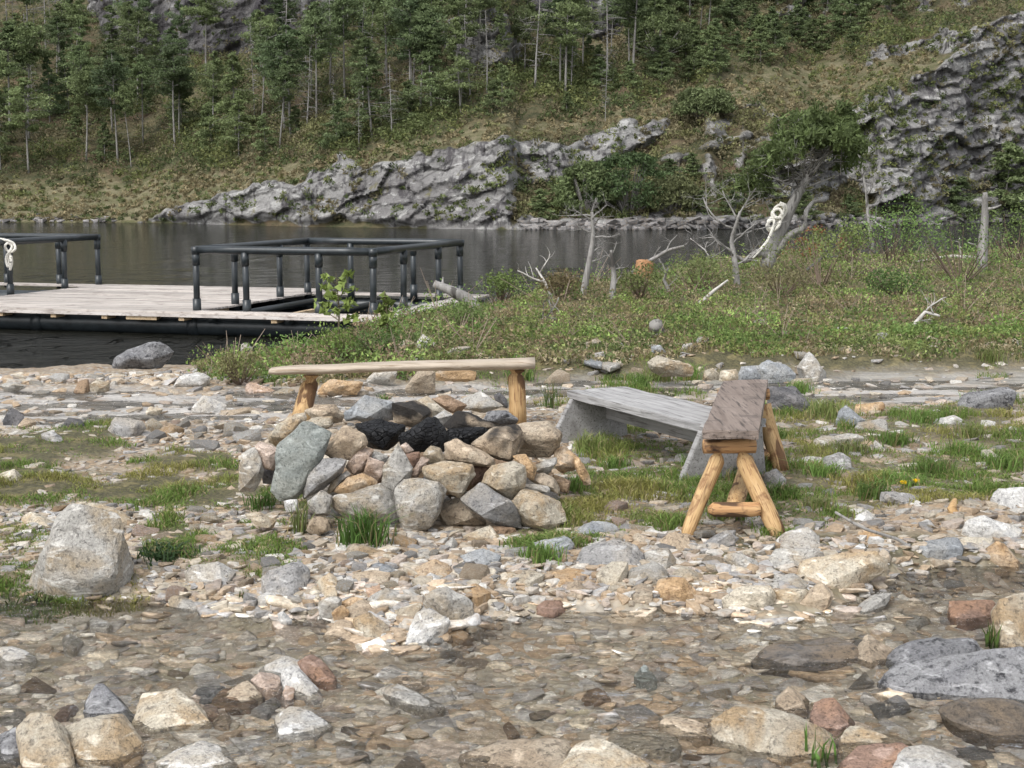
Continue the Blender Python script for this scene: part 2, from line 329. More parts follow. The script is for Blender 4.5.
def groundmat():
    m,nt,b=newmat('ground_gravel_and_soil'); tc=N(nt,'TexCoord'); v=tc.outputs['Object']; a=N(nt,'VertexColor'); a.layer_name='Col'; sp=N(nt,'SeparateColor'); nt.links.new(a.outputs[0],sp.inputs[0])
    fv=scaled(nt,v,(1,1,.3)); dn=N(nt,'TexNoise',Scale=9,Detail=3); nt.links.new(fv,dn.inputs[0]); dv=mixc(nt,.04,fv,dn.outputs[1])
    vo=N(nt,'TexVoronoi',Scale=27); nt.links.new(dv,vo.inputs[0]); vs=N(nt,'SeparateColor'); nt.links.new(vo.outputs['Color'],vs.inputs[0])
    pal=[(0,(.30,.22,.15)),(.2,(.42,.35,.27)),(.4,(.24,.21,.18)),(.55,(.50,.45,.38)),(.7,(.33,.22,.13)),(.85,(.38,.36,.33))]
    g=ramp(nt,vs.outputs[0],pal,'CONSTANT'); edge=ramp(nt,vo.outputs['Distance'],[(.35,1),(.75,.45)])
    g=mixc(nt,1.0,g,edge,'MULTIPLY'); n=noi(nt,v,3,5,.6); n2=noi(nt,v,45,4,.7)
    g=mixc(nt,ramp(nt,n,[(.42,0),(.62,.75)]),g,(.30,.24,.17))
    soil=mixc(nt,ramp(nt,n2,[(.4,0),(.65,1)]),(.055,.05,.028),(.12,.11,.055)); soil=mixc(nt,ramp(nt,noi(nt,v,7,4,.6),[(.5,0),(.66,.8)]),soil,(.19,.16,.075))
    sl=scaled(nt,v,(.8,5,1)); s1=noi(nt,sl,1.2,6,.65,.5); s2=noi(nt,scaled(nt,v,(2,14,1)),1.5,5,.7)
    slab=mixc(nt,ramp(nt,s1,[(.35,0),(.6,1)]),(.25,.24,.225),(.42,.40,.375)); slab=mixc(nt,ramp(nt,s2,[(.55,0),(.68,.7)]),slab,(.09,.085,.08)); slab=mixc(nt,ramp(nt,n,[(.52,0),(.66,.5)]),slab,(.30,.21,.13))
    bed=mixc(nt,.6,g,(.50,.46,.385)); bed=mixc(nt,ramp(nt,n,[(.5,0),(.62,.45)]),bed,(.38,.35,.22))
    col=mixc(nt,sp.outputs[2],g,bed); col=mixc(nt,sp.outputs[1],col,slab); col=mixc(nt,sp.outputs[0],col,soil)
    nt.links.new(col,b.inputs['Base Color']); b.inputs['Roughness'].default_value=.8
    hh=mixc(nt,ramp(nt,vo.outputs['Distance'],[(0,1),(.7,0)]),n2,n2); h=bump(nt,b,ramp(nt,vo.outputs['Distance'],[(.1,1),(.75,0)]),.7,.012); bump(nt,b,n2,.7,.008,h); return m
mudm=sst(670,720,U)*sst(532,545,ws[:,None]+0*U+8*noise(X*3,Y*3,2.))*(1-.3*S1)*sst(625,600,ws[:,None]+0*U)
Rm=np.clip(np.maximum(np.maximum(GM,BK),mudm*.9),0,1)
cols=np.stack([Rm*(1-S1)*(1-.7*S2),S2*(1-GM*.6),S1],-1).reshape(-1,3)
gme=fmesh('ground',np.stack([X,Y,Z],-1).reshape(-1,3),gridfaces(*X.shape),cols,True,[groundmat()])
tag(link('ground',gme),kind='structure')
def watermat(name,tint,rough,sc,st,dist,ior=1.33):
    m=bpy.data.materials.new(name); m.use_nodes=True; nt=m.node_tree; nt.nodes.remove(nt.nodes['Principled BSDF']); out=nt.nodes['Material Output']
    tc=N(nt,'TexCoord'); v=tc.outputs['Object']; n1=noi(nt,scaled(nt,v,(sc[0],sc[1],1)),1,4,.6,1.2); n2=noi(nt,scaled(nt,v,(sc[0]*3.1,sc[1]*3.1,1),(0,0,.5)),1,3,.6,.8)
    b1=N(nt,'Bump',Strength=st,Distance=dist); nt.links.new(n1,b1.inputs['Height']); b2=N(nt,'Bump',Strength=st*.7,Distance=dist*.4); nt.links.new(n2,b2.inputs['Height']); nt.links.new(b1.outputs[0],b2.inputs['Normal'])
    fr=N(nt,'Fresnel',IOR=ior); nt.links.new(b2.outputs[0],fr.inputs['Normal'])
    tr=N(nt,'BsdfTransparent'); tr.inputs[0].default_value=tint+(1,); gl=N(nt,'BsdfGlossy'); gl.inputs['Roughness'].default_value=rough; nt.links.new(b2.outputs[0],gl.inputs['Normal'])
    mx=N(nt,'MixShader'); nt.links.new(fr.outputs[0],mx.inputs[0]); nt.links.new(tr.outputs[0],mx.inputs[1]); nt.links.new(gl.outputs[0],mx.inputs[2]); nt.links.new(mx.outputs[0],out.inputs[0]); return m
# foreground stream: level sheet with small real ripples
us2=np.concatenate([np.arange(-700,-60,20),np.arange(-60,1084,3.0),np.arange(1084,1700,20)]); w2=np.concatenate([np.arange(1350,800,-12),np.arange(800,540,-2.0)])
U2,Y2=np.meshgrid(us2,1.58*F/(w2-190.)); X2=(U2-512)/F*Y2; Z2=-.066+.006*ridged(X2*4+noise(X2*2,Y2*2,1.)*1.5,Y2*13,0,3)
tag(link('stream',fmesh('stream',np.stack([X2,Y2,Z2],-1).reshape(-1,3),gridfaces(*X2.shape),None,True,[watermat('stream_water',(.97,.96,.93),.02,(4,11),1.,.10,1.45)])),kind='structure')
w3=np.arange(436,362,-1.0); us3=np.arange(-700,1700,8.0)
U3,Y3=np.meshgrid(us3,1.58*F/(w3-190.)); X3=(U3-512)/F*Y3; Z3=-.052+.004*fbm(X3*5,Y3*14,3,3)-.12*sst(12.6,13.6,Y3)
tag(link('shallow_water_film',fmesh('shallow_water_film',np.stack([X3,Y3,Z3],-1).reshape(-1,3),gridfaces(*X3.shape),None,True,[watermat('film_water',(.92,.91,.88),.05,(2.5,6),1,.12,1.5)])),kind='structure')
# lake
def lakemat():
    m,nt,b=newmat('lake_water'); tc=N(nt,'TexCoord'); v=tc.outputs['Object']
    b.inputs['Base Color'].default_value=(.010,.010,.007,1); b.inputs['Roughness'].default_value=.06; b.inputs['IOR'].default_value=1.25; b.inputs['Specular IOR Level'].default_value=.5
    n1=noi(nt,scaled(nt,v,(1.8,3.4,1)),1,4,.6,.6); n2=noi(nt,scaled(nt,v,(5,11,1),(0,0,.3)),1,3,.6,.5)
    h=bump(nt,b,n1,1,.13); h=bump(nt,b,noi(nt,scaled(nt,v,(4,22,1),(0,0,.06)),1,3,.6,.5),.9,.05,h); bump(nt,b,ramp(nt,noi(nt,scaled(nt,v,(3.5,1.3,1)),1,2,.5,.3),[(.60,0),(.74,1)]),1,.16,h); return m
ly=np.concatenate([np.arange(13,40,.5),np.arange(40,180,2.)]); lx=np.concatenate([np.arange(-220,-30,10),np.arange(-30,30,.5),np.arange(30,221,10)])
XL,YL=np.meshgrid(lx,ly); ZL=-.5+.012*fbm(XL*.9,YL*2.,0,2)
tag(link('lake',fmesh('lake',np.stack([XL,YL,ZL],-1).reshape(-1,3),gridfaces(*XL.shape),None,True,[lakemat()])),kind='structure')
# ---------------------------------------------------------------- far hillside
K1=[(140,222),(195,206),(240,190),(300,179),(345,160),(362,168),(430,154),(505,142),(560,146),(600,134),(655,122),(665,136),(610,160),(560,182),(520,192),(500,222)]
K2=[(820,150),(850,108),(880,92),(905,97),(930,62),(1024,22),(1900,-100),(1900,212),(1030,212),(940,213),(880,210),(850,185),(830,195),(770,205),(740,185),(800,165)]
K3=[(845,66),(900,50),(960,36),(1024,4),(1100,-20),(1100,0),(1024,28),(940,54),(880,66)]
K4=[(522,-60),(628,-60),(628,15),(618,36),(600,43),(565,36),(532,18)]
K5=[(90,-40),(345,-40),(340,10),(325,30),(290,42),(270,60),(220,60),(150,55),(110,40)]
K6=[(445,28),(470,18),(515,22),(516,62),(490,72),(462,68),(446,50)]
K7=[(690,150),(740,95),(790,130),(760,170),(830,190),(800,215),(760,215),(700,200),(660,165)]
K8=[(770,-60),(1000,-60),(960,14),(900,22),(860,10),(800,34),(770,30),(740,0)]
K9=[(430,217),(520,219),(700,216),(860,212),(1100,214),(1100,232),(430,232)]
ROCKS=[(K1,1.25,1),(K2,2.2,1),(K3,1.2,.9),(K4,4,1.),(K5,2.5,.95),(K6,3,1.),(K7,.8,.55),(K8,1.,.6),(K9,.6,.75)]
TAN=[([(-900,224),(-900,190),(0,188),(150,178),(250,166),(345,160),(400,158),(300,182),(240,194),(195,208),(140,224)],.9),([(345,158),(430,138),(520,122),(600,118),(560,138),(500,142),(430,152),(360,168)],.8),
 ([(600,120),(680,90),(740,75),(850,62),(1024,20),(1100,0),(1100,20),(1024,32),(940,62),(900,92),(870,92),(850,108),(800,145),(760,120),(700,105),(640,135),(600,135)],.75),([(535,22),(600,45),(625,40),(610,60),(540,40)],.8)]
hu=np.concatenate([np.arange(-900,-60,12),np.arange(-60,1084,1.6),np.arange(1084,1900,12)])
v0=interp(hu,[(-900,221),(140,222),(300,226),(500,229),(700,229),(850,226),(1024,222),(1900,222)])
vt=np.concatenate([np.linspace(0,1,150)[:-1],]); 
y=2.08*F/(v0-190)
vrow=[];yrow=[];zrow=[];rk=[];tn=[]
NV=np.concatenate([np.linspace(0,1,150),1+np.linspace(.02,1,50)**1.5*2.4])
vv=v0.copy(); vend=-12.
for i,t in enumerate(NV):
    vn=v0+(vend-v0)*t if t<=1 else np.full(len(hu),vend-(t-1)*85)
    jx=hu+16*fbm(hu/40.,vn/40.,2.,3); jv=vn+9*fbm(hu/30.,vn/22.,7.,3)
    rm=np.zeros(len(hu)); sl=np.full(len(hu),.42)
    for p,s,a in ROCKS:
        q=inpoly(jx,jv,p)
        if a<.7 and p is not K9: q=q&(noise(jx/17.,jv/11.,6.)>.02)
        rm=np.where(q,np.maximum(rm,a),rm); sl=np.where(q,s,sl)
    ta=np.zeros(len(hu))
    for p,a in TAN: ta=np.maximum(ta,inpoly(jx,jv,p)*a)
    ta*=(rm<.5); sl=np.where((ta>0)&(rm<.5),.30,sl)
    if t>1: sl=np.full(len(hu),1.1)
    tanE=(190-vn)/F; dvv=vv-vn; y=y+np.maximum(dvv,0)*y/F/np.maximum(sl-tanE,.08); vv=vn
    vrow.append(np.array(vn));yrow.append(y.copy());rk.append(rm);tn.append(ta)
HV=np.array(vrow);HY=np.array(yrow);HR=smooth2(np.array(rk),1);HT=smooth2(np.array(tn),2)
for _ in range(10): HY=(np.pad(HY,((0,0),(1,1)),'edge')[:,:-2]+2*HY+np.pad(HY,((0,0),(1,1)),'edge')[:,2:])/4
HY=smooth2(HY,3)
HZ=CH+(190-HV)/F*HY; HX=(hu[None]-512)/F*HY
# relief: strata dipping along the ridge, blocks and hummocks
sA=HX*.9+HZ*.45; sB=-HX*.35+HZ*1.0
strata=ridged(HX*.10+3,(HZ-HX*.33)*.55,HY*.15,4); cracks=ridged(HX*.55-HZ*.25,HZ*.22,2.,3); fine=ridged(HX*1.4,HZ*1.2,HY,3)
q1=(HZ-HX*.36+.06*HY)/2.3+.55*noise(HX*.12,HZ*.2,HY*.1)+.15*noise(HX*.8,HZ*.8,1.); q1b=(HZ-HX*.30)/.8+.6*noise(HX*.25,HZ*.4,5.)+.12*noise(HX*2,HZ*2,1.)
q2=(HX+.35*HZ)/2.9+.8*noise(HX*.15,HZ*.15,9.)+.25*noise(HX*.9,HZ*.5,4.)
saw=lambda t:(lambda f:np.where(f<.85,f/.85,(1-f)/.15))(t-np.floor(t))
tri=lambda t:np.abs((t-np.floor(t))*2-1)
blk=sst(-.3,.5,noise(HX*.2,HZ*.3,12.))
def facets(a,b,seed):
    ai=np.floor(a);bi=np.floor(b);best=np.full(a.shape,1e9);val=np.zeros(a.shape)
    for i in (-1,0,1):
        for j in (-1,0,1):
            ca=(ai+i).astype(int);cb=(bi+j).astype(int);h1=_p[_p[(ca+seed)&255]+(cb&255)];h2=_p[_p[h1]+(ca&255)];h3=_p[h2+(cb&255)]
            pa=ca+h1/255.;pb=cb+h2/255.;d=(a-pa)**2+(b-pb)**2;m=d<best;best=np.where(m,d,best)
            g1=(_p[h3]/255.-.5);g2=(_p[h3+7]/255.-.5);val=np.where(m,h3/255.-.5+g1*(a-pa)*1.1+g2*(b-pb)*1.1-.5*(b-pb),val)
    return val
wx_=.25*noise(HX*.35,HZ*.35,61.);fa=facets((HX+.5*HZ)/4.2+wx_,(HZ-.34*HX)/1.7+wx_,3);fb=facets((HX+.4*HZ)/1.5+wx_,(HZ-.34*HX)/.65+wx_,17)
mA=sst(-.25,.35,noise(HX*.13,HZ*.22,31.)); mB=sst(-.3,.3,noise(HX*.3,HZ*.4,41.)); q3=(HZ+HX*.25)/1.7+.9*noise(HX*.2,HZ*.3,51.)+.2*noise(HX*1.3,HZ*1.3,1.)
dpl=HR*((.55+.65*sst(560,800,hu)[None])*fa+(.28+.15*sst(560,800,hu)[None])*fb-.35*saw(q1)*mA+.30*strata+.07*fine+.3)+(1-HR)*.35*fbm(HX*.5,HY*.5,HZ*.5,3)
edge=sst(0,6,np.arange(len(NV)))[:,None]
HYd=HY-dpl*edge*np.minimum(1,HR+.6); HZd=HZ+edge*(.22*dpl*(1-HR)+.10*HR*ridged(HX*.6,HY*.6,HZ*.9,3))
front=np.array([[-14.,-2.5],[-3.,-1.2]]); 
VX=np.vstack([HX[:1],HX[:1],HX]); VY=np.vstack([HY[:1]-14,HY[:1]-3,HYd]); VZ=np.vstack([HZ[:1]-2.,HZ[:1]-.7,HZd])
def hillmat():
    m,nt,b=newmat('hillside_rock_and_heath'); tc=N(nt,'TexCoord'); v=tc.outputs['Object']; a=N(nt,'VertexColor'); a.layer_name='Col'; sp=N(nt,'SeparateColor'); nt.links.new(a.outputs[0],sp.inputs[0])
    sv=scaled(nt,v,(.5,.5,1.1),(0,.32,0)); n0=noi(nt,sv,.35,6,.65,.5); n1=noi(nt,sv,1.6,6,.7,.3); n2=noi(nt,v,6,5,.7); vsx=scaled(nt,v,(2.2,1,.35),(0,.25,0)); n3=noi(nt,vsx,.8,5,.65,.4)
    rock=mixc(nt,ramp(nt,n0,[(.4,0),(.6,1)]),(.185,.178,.175),(.29,.285,.275)); rock=mixc(nt,ramp(nt,n1,[(.53,0),(.62,.85)]),rock,(.44,.435,.42)); rock=mixc(nt,ramp(nt,n3,[(.52,0),(.62,.85)]),rock,(.05,.045,.05))
    rock=mixc(nt,ramp(nt,n2,[(.54,0),(.64,.5)]),rock,(.08,.075,.072)); 
    cv=N(nt,'TexVoronoi',feature='DISTANCE_TO_EDGE',Scale=.55); dn=N(nt,'TexNoise',Scale=1.1,Detail=4); nt.links.new(v,dn.inputs[0]); nt.links.new(scaled(nt,mixc(nt,.35,v,dn.outputs[1]),(.7,.5,1.5),(0,.33,0)),cv.inputs[0]); crk=ramp(nt,cv.outputs['Distance'],[(0,0),(.045,1)]); rock=mixc(nt,1.0,rock,ramp(nt,cv.outputs['Distance'],[(0,.55),(.04,1)]),'MULTIPLY'); mos=noi(nt,v,.7,6,.7); rock=mixc(nt,ramp(nt,mos,[(.60,0),(.66,.8)]),rock,(.13,.12,.05))
    tan=mixc(nt,ramp(nt,n1,[(.4,0),(.6,1)]),(.11,.11,.05),(.215,.19,.12)); tan=mixc(nt,ramp(nt,n2,[(.5,0),(.64,.7)]),tan,(.09,.09,.035))
    hea=mixc(nt,ramp(nt,n1,[(.42,0),(.6,1)]),(.055,.06,.028),(.13,.11,.06)); hea=mixc(nt,ramp(nt,n0,[(.52,0),(.62,.7)]),hea,(.15,.10,.065))
    col=mixc(nt,sp.outputs[1],hea,tan); col=mixc(nt,ramp(nt,sp.outputs[0],[(.25,0),(.6,1)]),col,rock); col=mixc(nt,sp.outputs[2],col,(.04,.036,.042))
    nt.links.new(col,b.inputs['Base Color']); b.inputs['Roughness'].default_value=.85; h=bump(nt,b,crk,.4,.15); h=bump(nt,b,n1,.9,.35,h); h=bump(nt,b,n3,.5,.25,h); bump(nt,b,n2,.8,.10,h); return m
dark=np.zeros(HX.shape)
for p,a in ((K4,.85),(K5,.75)): dark=np.maximum(dark,inpoly(hu[None]+0*HV,HV+0*HX,p)*a)
dark=dark*sst(-.1,.35,noise(HX*.9,HZ*.3,4.)+.35)
HC=np.stack([HR,HT,smooth2(dark,2)],-1); HC=np.concatenate([HC[:1],HC[:1],HC],0)
tag(link('hillside',fmesh('hillside',np.stack([VX,VY,VZ],-1).reshape(-1,3),gridfaces(*VX.shape),HC.reshape(-1,3),True,[hillmat()])),kind='structure')
def hill(u,v):
    """world points on the hillside under picture positions"""
    u=np.atleast_1d(np.asarray(u,float)); v=np.atleast_1d(np.asarray(v,float)); j=np.clip(np.searchsorted(hu,u),0,len(hu)-1); out=[]
    for a,b in zip(j,v):
        col=HV[:,a]; i=int(np.clip(np.searchsorted(-col,-b),0,len(col)-1)); out.append((HX[i,a],HYd[i,a],HZd[i,a],HR[i,a],HT[i,a]))
    return np.array(out)
# ---------------------------------------------------------------- rocks
def rockmesh(name,pts,size,sub=3,seed=0,rough=.035,smooth=2):
    bm=bmesh.new(); vs=[bm.verts.new(tuple(p)) for p in pts]
    r=bmesh.ops.convex_hull(bm,input=vs)
    dead=[g for g in set(r['geom_interior']+r['geom_unused']) if isinstance(g,bmesh.types.BMVert)]
    bmesh.ops.delete(bm,geom=dead,context='VERTS')
    lv=[v for v in bm.verts if not v.link_faces]; bmesh.ops.delete(bm,geom=lv,context='VERTS')
    bmesh.ops.triangulate(bm,faces=bm.faces)
    c0=np.array([v.co for v in bm.verts]); lo0,hi0=c0.min(0),c0.max(0)
    for i in range(sub):
        bmesh.ops.subdivide_edges(bm,edges=bm.edges,cuts=1,use_grid_fill=True)
        if i==0 and sub>1: bmesh.ops.smooth_vert(bm,verts=bm.verts,factor=.12,use_axis_x=True,use_axis_y=True,use_axis_z=True)
    for _ in range(1 if smooth else 0): bmesh.ops.smooth_vert(bm,verts=bm.verts,factor=.3,use_axis_x=True,use_axis_y=True,use_axis_z=True)
    c1=np.array([v.co for v in bm.verts]); lo1,hi1=c1.min(0),c1.max(0); c1=(c1-lo1)/(hi1-lo1)*(hi0-lo0)*1.02+lo0-(hi0-lo0)*.01
    for v,c in zip(bm.verts,c1): v.co=c
    bm.normal_update(); co=np.array([v.co for v in bm.verts]); no=np.array([v.normal for v in bm.verts]); s=size
    if sub>0:
        k=1.0/s; d=rough*s*(1.3*fbm(co[:,0]*k*2+seed*3.7,co[:,1]*k*2,co[:,2]*k*2.6,3)+.45*ridged(co[:,0]*k*5,co[:,1]*k*5+seed,co[:,2]*k*8,3))
        co=co+no*d[:,None]
        for v,c in zip(bm.verts,co): v.co=c
    for f in bm.faces: f.smooth=True
    bm.normal_update()
    for e in bm.edges:
        if len(e.link_faces)==2 and e.calc_face_angle(0)>.42: e.smooth=False
    m=bpy.data.meshes.new(name); bm.to_mesh(m); bm.free(); return m
def rockpts(rg,a,b,c,n=5):
    """angular block: jittered box corners with some cut, plus face points"""
    p=[]
    for i in (-1,1):
        for j in (-1,1):
            for k in (-1,1):
                if rg.rand()<.25: continue
                p.append((i*(.55+.45*rg.rand()),j*(.55+.45*rg.rand()),k*(.45+.5*rg.rand())))
    d=rg.normal(size=(n,3)); d/=np.linalg.norm(d,axis=1)[:,None]; p=np.vstack([np.array(p).reshape(-1,3),d*(.75+.3*rg.rand(n,1))])
    lo,hi=p.min(0),p.max(0); p=(p-(lo+hi)/2)/((hi-lo)/2); return p*np.array([a,b,c])
CROP={'A':(230,390,5.12),'B':(400,390,5.12),'C':(0,380,3.938),'D':(0,570,3.938),'E':(230,530,3.226),'G':(460,500,2.867),'H':(700,500,2.864),'I':(700,330,3.16),'J':(0,225,3.938),'K':(180,225,3.413),'L':(440,195,3.413),'X':(0,0,1.0)}
ROCK_FOOT=[]
def traced(crop,poly,col,label,d=None,th=.7,group=None,name='rock',bed=None,cat='rock'):
    ox,oy,sc=CROP[crop]; q=[(ox+poly[i]/sc,oy+poly[i+1]/sc) for i in range(0,len(poly),2)]
    xs=[p[0] for p in q]; yv=[p[1] for p in q]; w=max(xs)-min(xs); vb=max(yv); um=(min(xs)+max(xs))/2
    rg=np.random.RandomState(int(sum(poly))%99991)
    if d is None:
        zg=0.
        for _ in range(3):
            y0=(CH-zg)*F/(vb-190.); zg=gz((um-512)/F*y0,y0); zg=max(zg,-.07) if y0<7 else zg
        wm=w/F*y0; hm=(vb-min(yv))/F*y0; t=th*min(wm,max(hm,.45*wm)*1.3)*.62
        d=y0+t*.42
        ext=.35*hm+(.06 if y0<7 else 0)
    else:
        wm=w/F*d; hm=(vb-min(yv))/F*d; t=th*min(wm,hm*1.4)*.55; ext=0
    c=PY(um,(min(yv)+vb)/2,d); pts=[]
    mid=[PY(a,b,d) for a,b in q]; cc=sum(mid,Vector())/len(mid)
    for p in mid:
        r=p-cc; pts.append(p+Vector((0,rg.uniform(-.3,.3)*t,0)))
        if 'block' in label: pts.append(cc+r*rg.uniform(.72,.93)+Vector((0,-t*rg.uniform(.35,.6),0)))
        elif rg.rand()<.5: pts.append(cc+r*rg.uniform(.35,.9)+Vector((0,-t*rg.uniform(.6,1.05),-r.z*.1)))
        if rg.rand()<.5: pts.append(cc+r*rg.uniform(.5,.8)+Vector((0,t*rg.uniform(.7,1.1),0)))
    pts.append(cc+Vector((rg.uniform(-.3,.3)*wm,-t*.9,rg.uniform(-.1,.3)*hm))); pts.append(cc+Vector((0,t*.9,0)))
    if ext:      # carries on a little below the surface it lies on
        vm=(min(yv)+vb)/2
        for a,b in q:
            if b>vm:
                g=P(a,b,zg)
                if g.y<d+t: pts+=[g,g-Vector((0,0,ext))]
        low=min(p.z for p in mid); pts+= [Vector((p.x,p.y,p.z-ext)) for p in mid if p.z<low+.4*hm]
    me=rockmesh(name,[tuple(p-c) for p in pts],max(wm,hm),3 if w*max(hm/wm,.4)>16 else 2,seed=rg.randint(99),rough=.03)
    me.materials.append(RM[col]); o=link(name,me,None,c); tag(o,label,cat,group); ROCK_FOOT.append((c.x,c.y,wm*.5,t))
    return o
T=traced
PG='stones piled up round the fire pit'
def pile(crop,poly,col,label,d,th=.9): traced(crop,poly,col,label,d,th,PG)
pile('A',[250,290,370,170,420,190,510,230,470,300,440,400,370,480,340,560,260,560,215,520],'teal','large smooth blue green slab leaning at the left front of the fire pit',6.98,.45)
pile('A',[130,290,150,265,250,300,245,360,220,410,170,390,140,370],'pink','pinkish block on top of the grey rock at the far left of the fire pit',7.15)
pile('A',[60,330,120,300,160,370,172,420,120,520,45,520,40,450],'pale','grey rock at the far left foot of the fire pit',7.1)
pile('A',[160,400,235,400,235,480,170,480],'dark','small dark stone in the gap left of the blue green slab',7.2)
pile('A',[200,235,330,130,385,115,390,150,300,240,240,285,205,265],'cream','long pale yellow stone above the blue green slab, below the left bench leg',7.35)
pile('A',[385,110,450,75,540,80,580,130,570,165,500,175,430,150],'tan','rounded tan stone at the upper left rim of the fire pit',7.75)
pile('A',[385,165,430,140,525,135,525,180,465,215,400,195],'cream','thin cream wedge lying over the top of the blue green slab',7.2)
pile('A',[480,320,580,185,690,230,700,275,620,350,530,360],'tan','tan block with layered top, left of the black hearth opening',7.08)
pile('A',[385,440,480,350,590,365,570,420,480,500,420,540,375,560],'grey','grey brown stone leaning against the right edge of the blue green slab',6.98)
pile('A',[595,395,660,290,730,310,700,350,680,420,640,435],'pink','pinkish brown stone just below the black hearth opening',7.08)
pile('A',[700,350,740,315,810,340,800,380,730,370],'pale','pale flat stone on top of the pink and white one',7.12)
pile('A',[690,420,710,350,790,370,780,460,740,470],'pink','small pink and white stone in the upper middle of the fire pit wall',7.0)
pile('A',[540,520,600,450,690,430,750,470,740,510,650,535],'orange','flat oval orange tan stone above the wide pale stone',6.93)
pile('A',[500,520,520,460,600,415,615,430,540,510,510,535],'pale','narrow pale stone squeezed left of the flat oval one',7.0)
pile('A',[785,390,860,285,935,400,900,480,840,545,780,490],'pale','tall pointed pale stone standing in the middle of the fire pit wall',6.92)
pile('A',[535,545,640,540,770,490,850,560,880,620,860,680,780,660,600,640,540,600],'pale','wide pale stone behind the green grass tuft at the foot of the fire pit',6.85)
pile('A',[400,570,470,515,520,545,510,640,440,645,405,610],'white','white grey stone at the foot of the pit, left of the grass tuft',6.8)
pile('A',[275,570,345,560,350,620,290,625],'white','small white stone at the foot of the blue green slab',6.82)
pile('A',[390,720,430,645,500,665,510,720,450,740],'tan','small tan stone on the gravel left of the grass tuft',6.68)
pile('A',[80,640,150,630,230,670,215,705,140,695],'beige' if 0 else 'cream','flat beige stone in the moss in front of the far left pit rocks',6.7)
pile('A',[585,130,690,30,830,65,840,160,700,165,600,155],'blue','blue grey veined slab at the back rim of the fire pit',8.05)
pile('X',[393,403,415,402,432,412,428,422,410,428,394,424],'sooty','tan stone blackened by soot behind the hearth',8.0)
pile('A',[870,290,900,270,940,310,910,325],'pink','tiny pinkish stone below the charred timber',7.05)
pile('B',[30,330,100,315,95,390,60,400],'rust','red brown stone deep between the two tall pale ones',7.15)
pile('B',[120,330,160,285,205,300,240,370,150,378],'pale','speckled pale stone under the charred timber block',7.03)
pile('B',[50,440,110,345,150,360,90,448],'pink','thin slanting pink stone right of the tall pointed one',6.97)
pile('X',[396,490,404,479,437,481,447,490,439,508,433,525,412,534,402,531,405,515,397,503],'pale','large blocky white and tan stone at the front centre of the fire pit',6.82)
pile('B',[125,400,220,365,370,380,385,430,310,540,270,530,230,470,130,440],'cream','big smooth cream stone above the front centre block',6.9)
pile('B',[230,280,290,260,480,350,485,385,400,390,235,352],'tan','long brown tan stone under the right end of the charred timber',7.08)
pile('B',[370,270,480,195,600,180,625,210,600,300,570,360,480,345],'sooty','brown stone with a soot black patch, left of the largest tan boulder',7.2)
pile('B',[590,180,760,160,820,220,815,290,760,340,600,340,610,230],'tan','largest tan boulder at the upper right of the fire pit',7.4)
pile('B',[420,470,470,385,580,370,640,390,635,490,570,550,470,530],'cream','rounded cream stone with a rough face in the right half of the pit wall',6.9)
pile('B',[320,560,410,475,540,560,600,640,625,700,500,680,370,610],'grey','slanting pale grey slab at the lower right front of the fire pit',6.8)
pile('B',[570,570,620,515,760,550,815,580,850,665,730,730,610,680,580,620],'cream','wide flat faced beige stone at the right front foot of the fire pit',6.82)
pile('B',[200,610,320,545,400,620,440,680,230,690],'tan','tan stone in the shade between front centre block and grey slab',6.95)
pile('B',[380,390,460,395,430,450,370,490],'rust','red brown stone wedged in the middle of the right pit wall',7.12)
pile('B',[580,340,640,330,700,400,680,455,640,440,640,390],'orange','pinkish orange stone below the largest tan boulder',7.05)
pile('B',[690,385,800,350,800,370,760,430,700,415],'pale','grey flake tucked under the right end of the largest tan boulder',7.2)
pile('B',[790,320,840,290,920,360,910,400,830,425,790,390],'orange','orange and white stone sticking out at the right side of the pit',7.35)
pile('B',[890,345,915,345,970,440,975,480,940,485,900,400],'orange','slanting orange splinter at the far right edge of the pit',7.3)
pile('B',[660,450,730,425,790,455,820,500,812,530,790,490,690,475],'tan','thin curved tan flake on the right pit wall',7.08)
pile('B',[630,487,760,490,765,520,700,530,630,515],'white','flat white stone just above the wide beige front stone',7.0)
pile('B',[780,430,870,470,860,530,790,500],'brown','brown stone in the shadow low on the right pit side',7.3)
pile('B',[280,70,410,10,520,80,430,115,330,95],'pale','light grey slab lying behind the fire pit beside the right bench leg',8.5)
pile('B',[165,45,240,30,340,80,290,120,210,90],'brown','brown stone at the back rim left of the light grey slab',8.35)
pile('B',[60,70,140,35,230,105,200,140,150,110,100,90],'cream','cream stone on the back rim above the charred timber',8.15)
pile('B',[225,190,300,110,400,140,490,185,440,200,350,212],'sooty','tan stone with black soot on its lower edge, at the back centre',7.65)
pile('B',[430,150,450,110,540,105,600,150,590,178,500,190],'speck','grey stone with soot spots beside the right bench leg',7.8)
pile('B',[170,140,230,105,270,130,220,190],'white','pale stone standing right behind the charred timber',7.75)
pile('B',[330,750,460,700,520,768,500,800,350,800],'cream','cream stone lying on the gravel before the pit, the larger of two',6.62)
pile('B',[470,697,590,705,605,768,520,785],'brown','brown stone lying on the gravel before the pit, behind the cream one',6.72)
pile('B',[480,30,510,15,550,50,550,90,500,70],'dark','dark grey stone standing left of the right bench leg',8.7)
rg=np.random.RandomState(77)
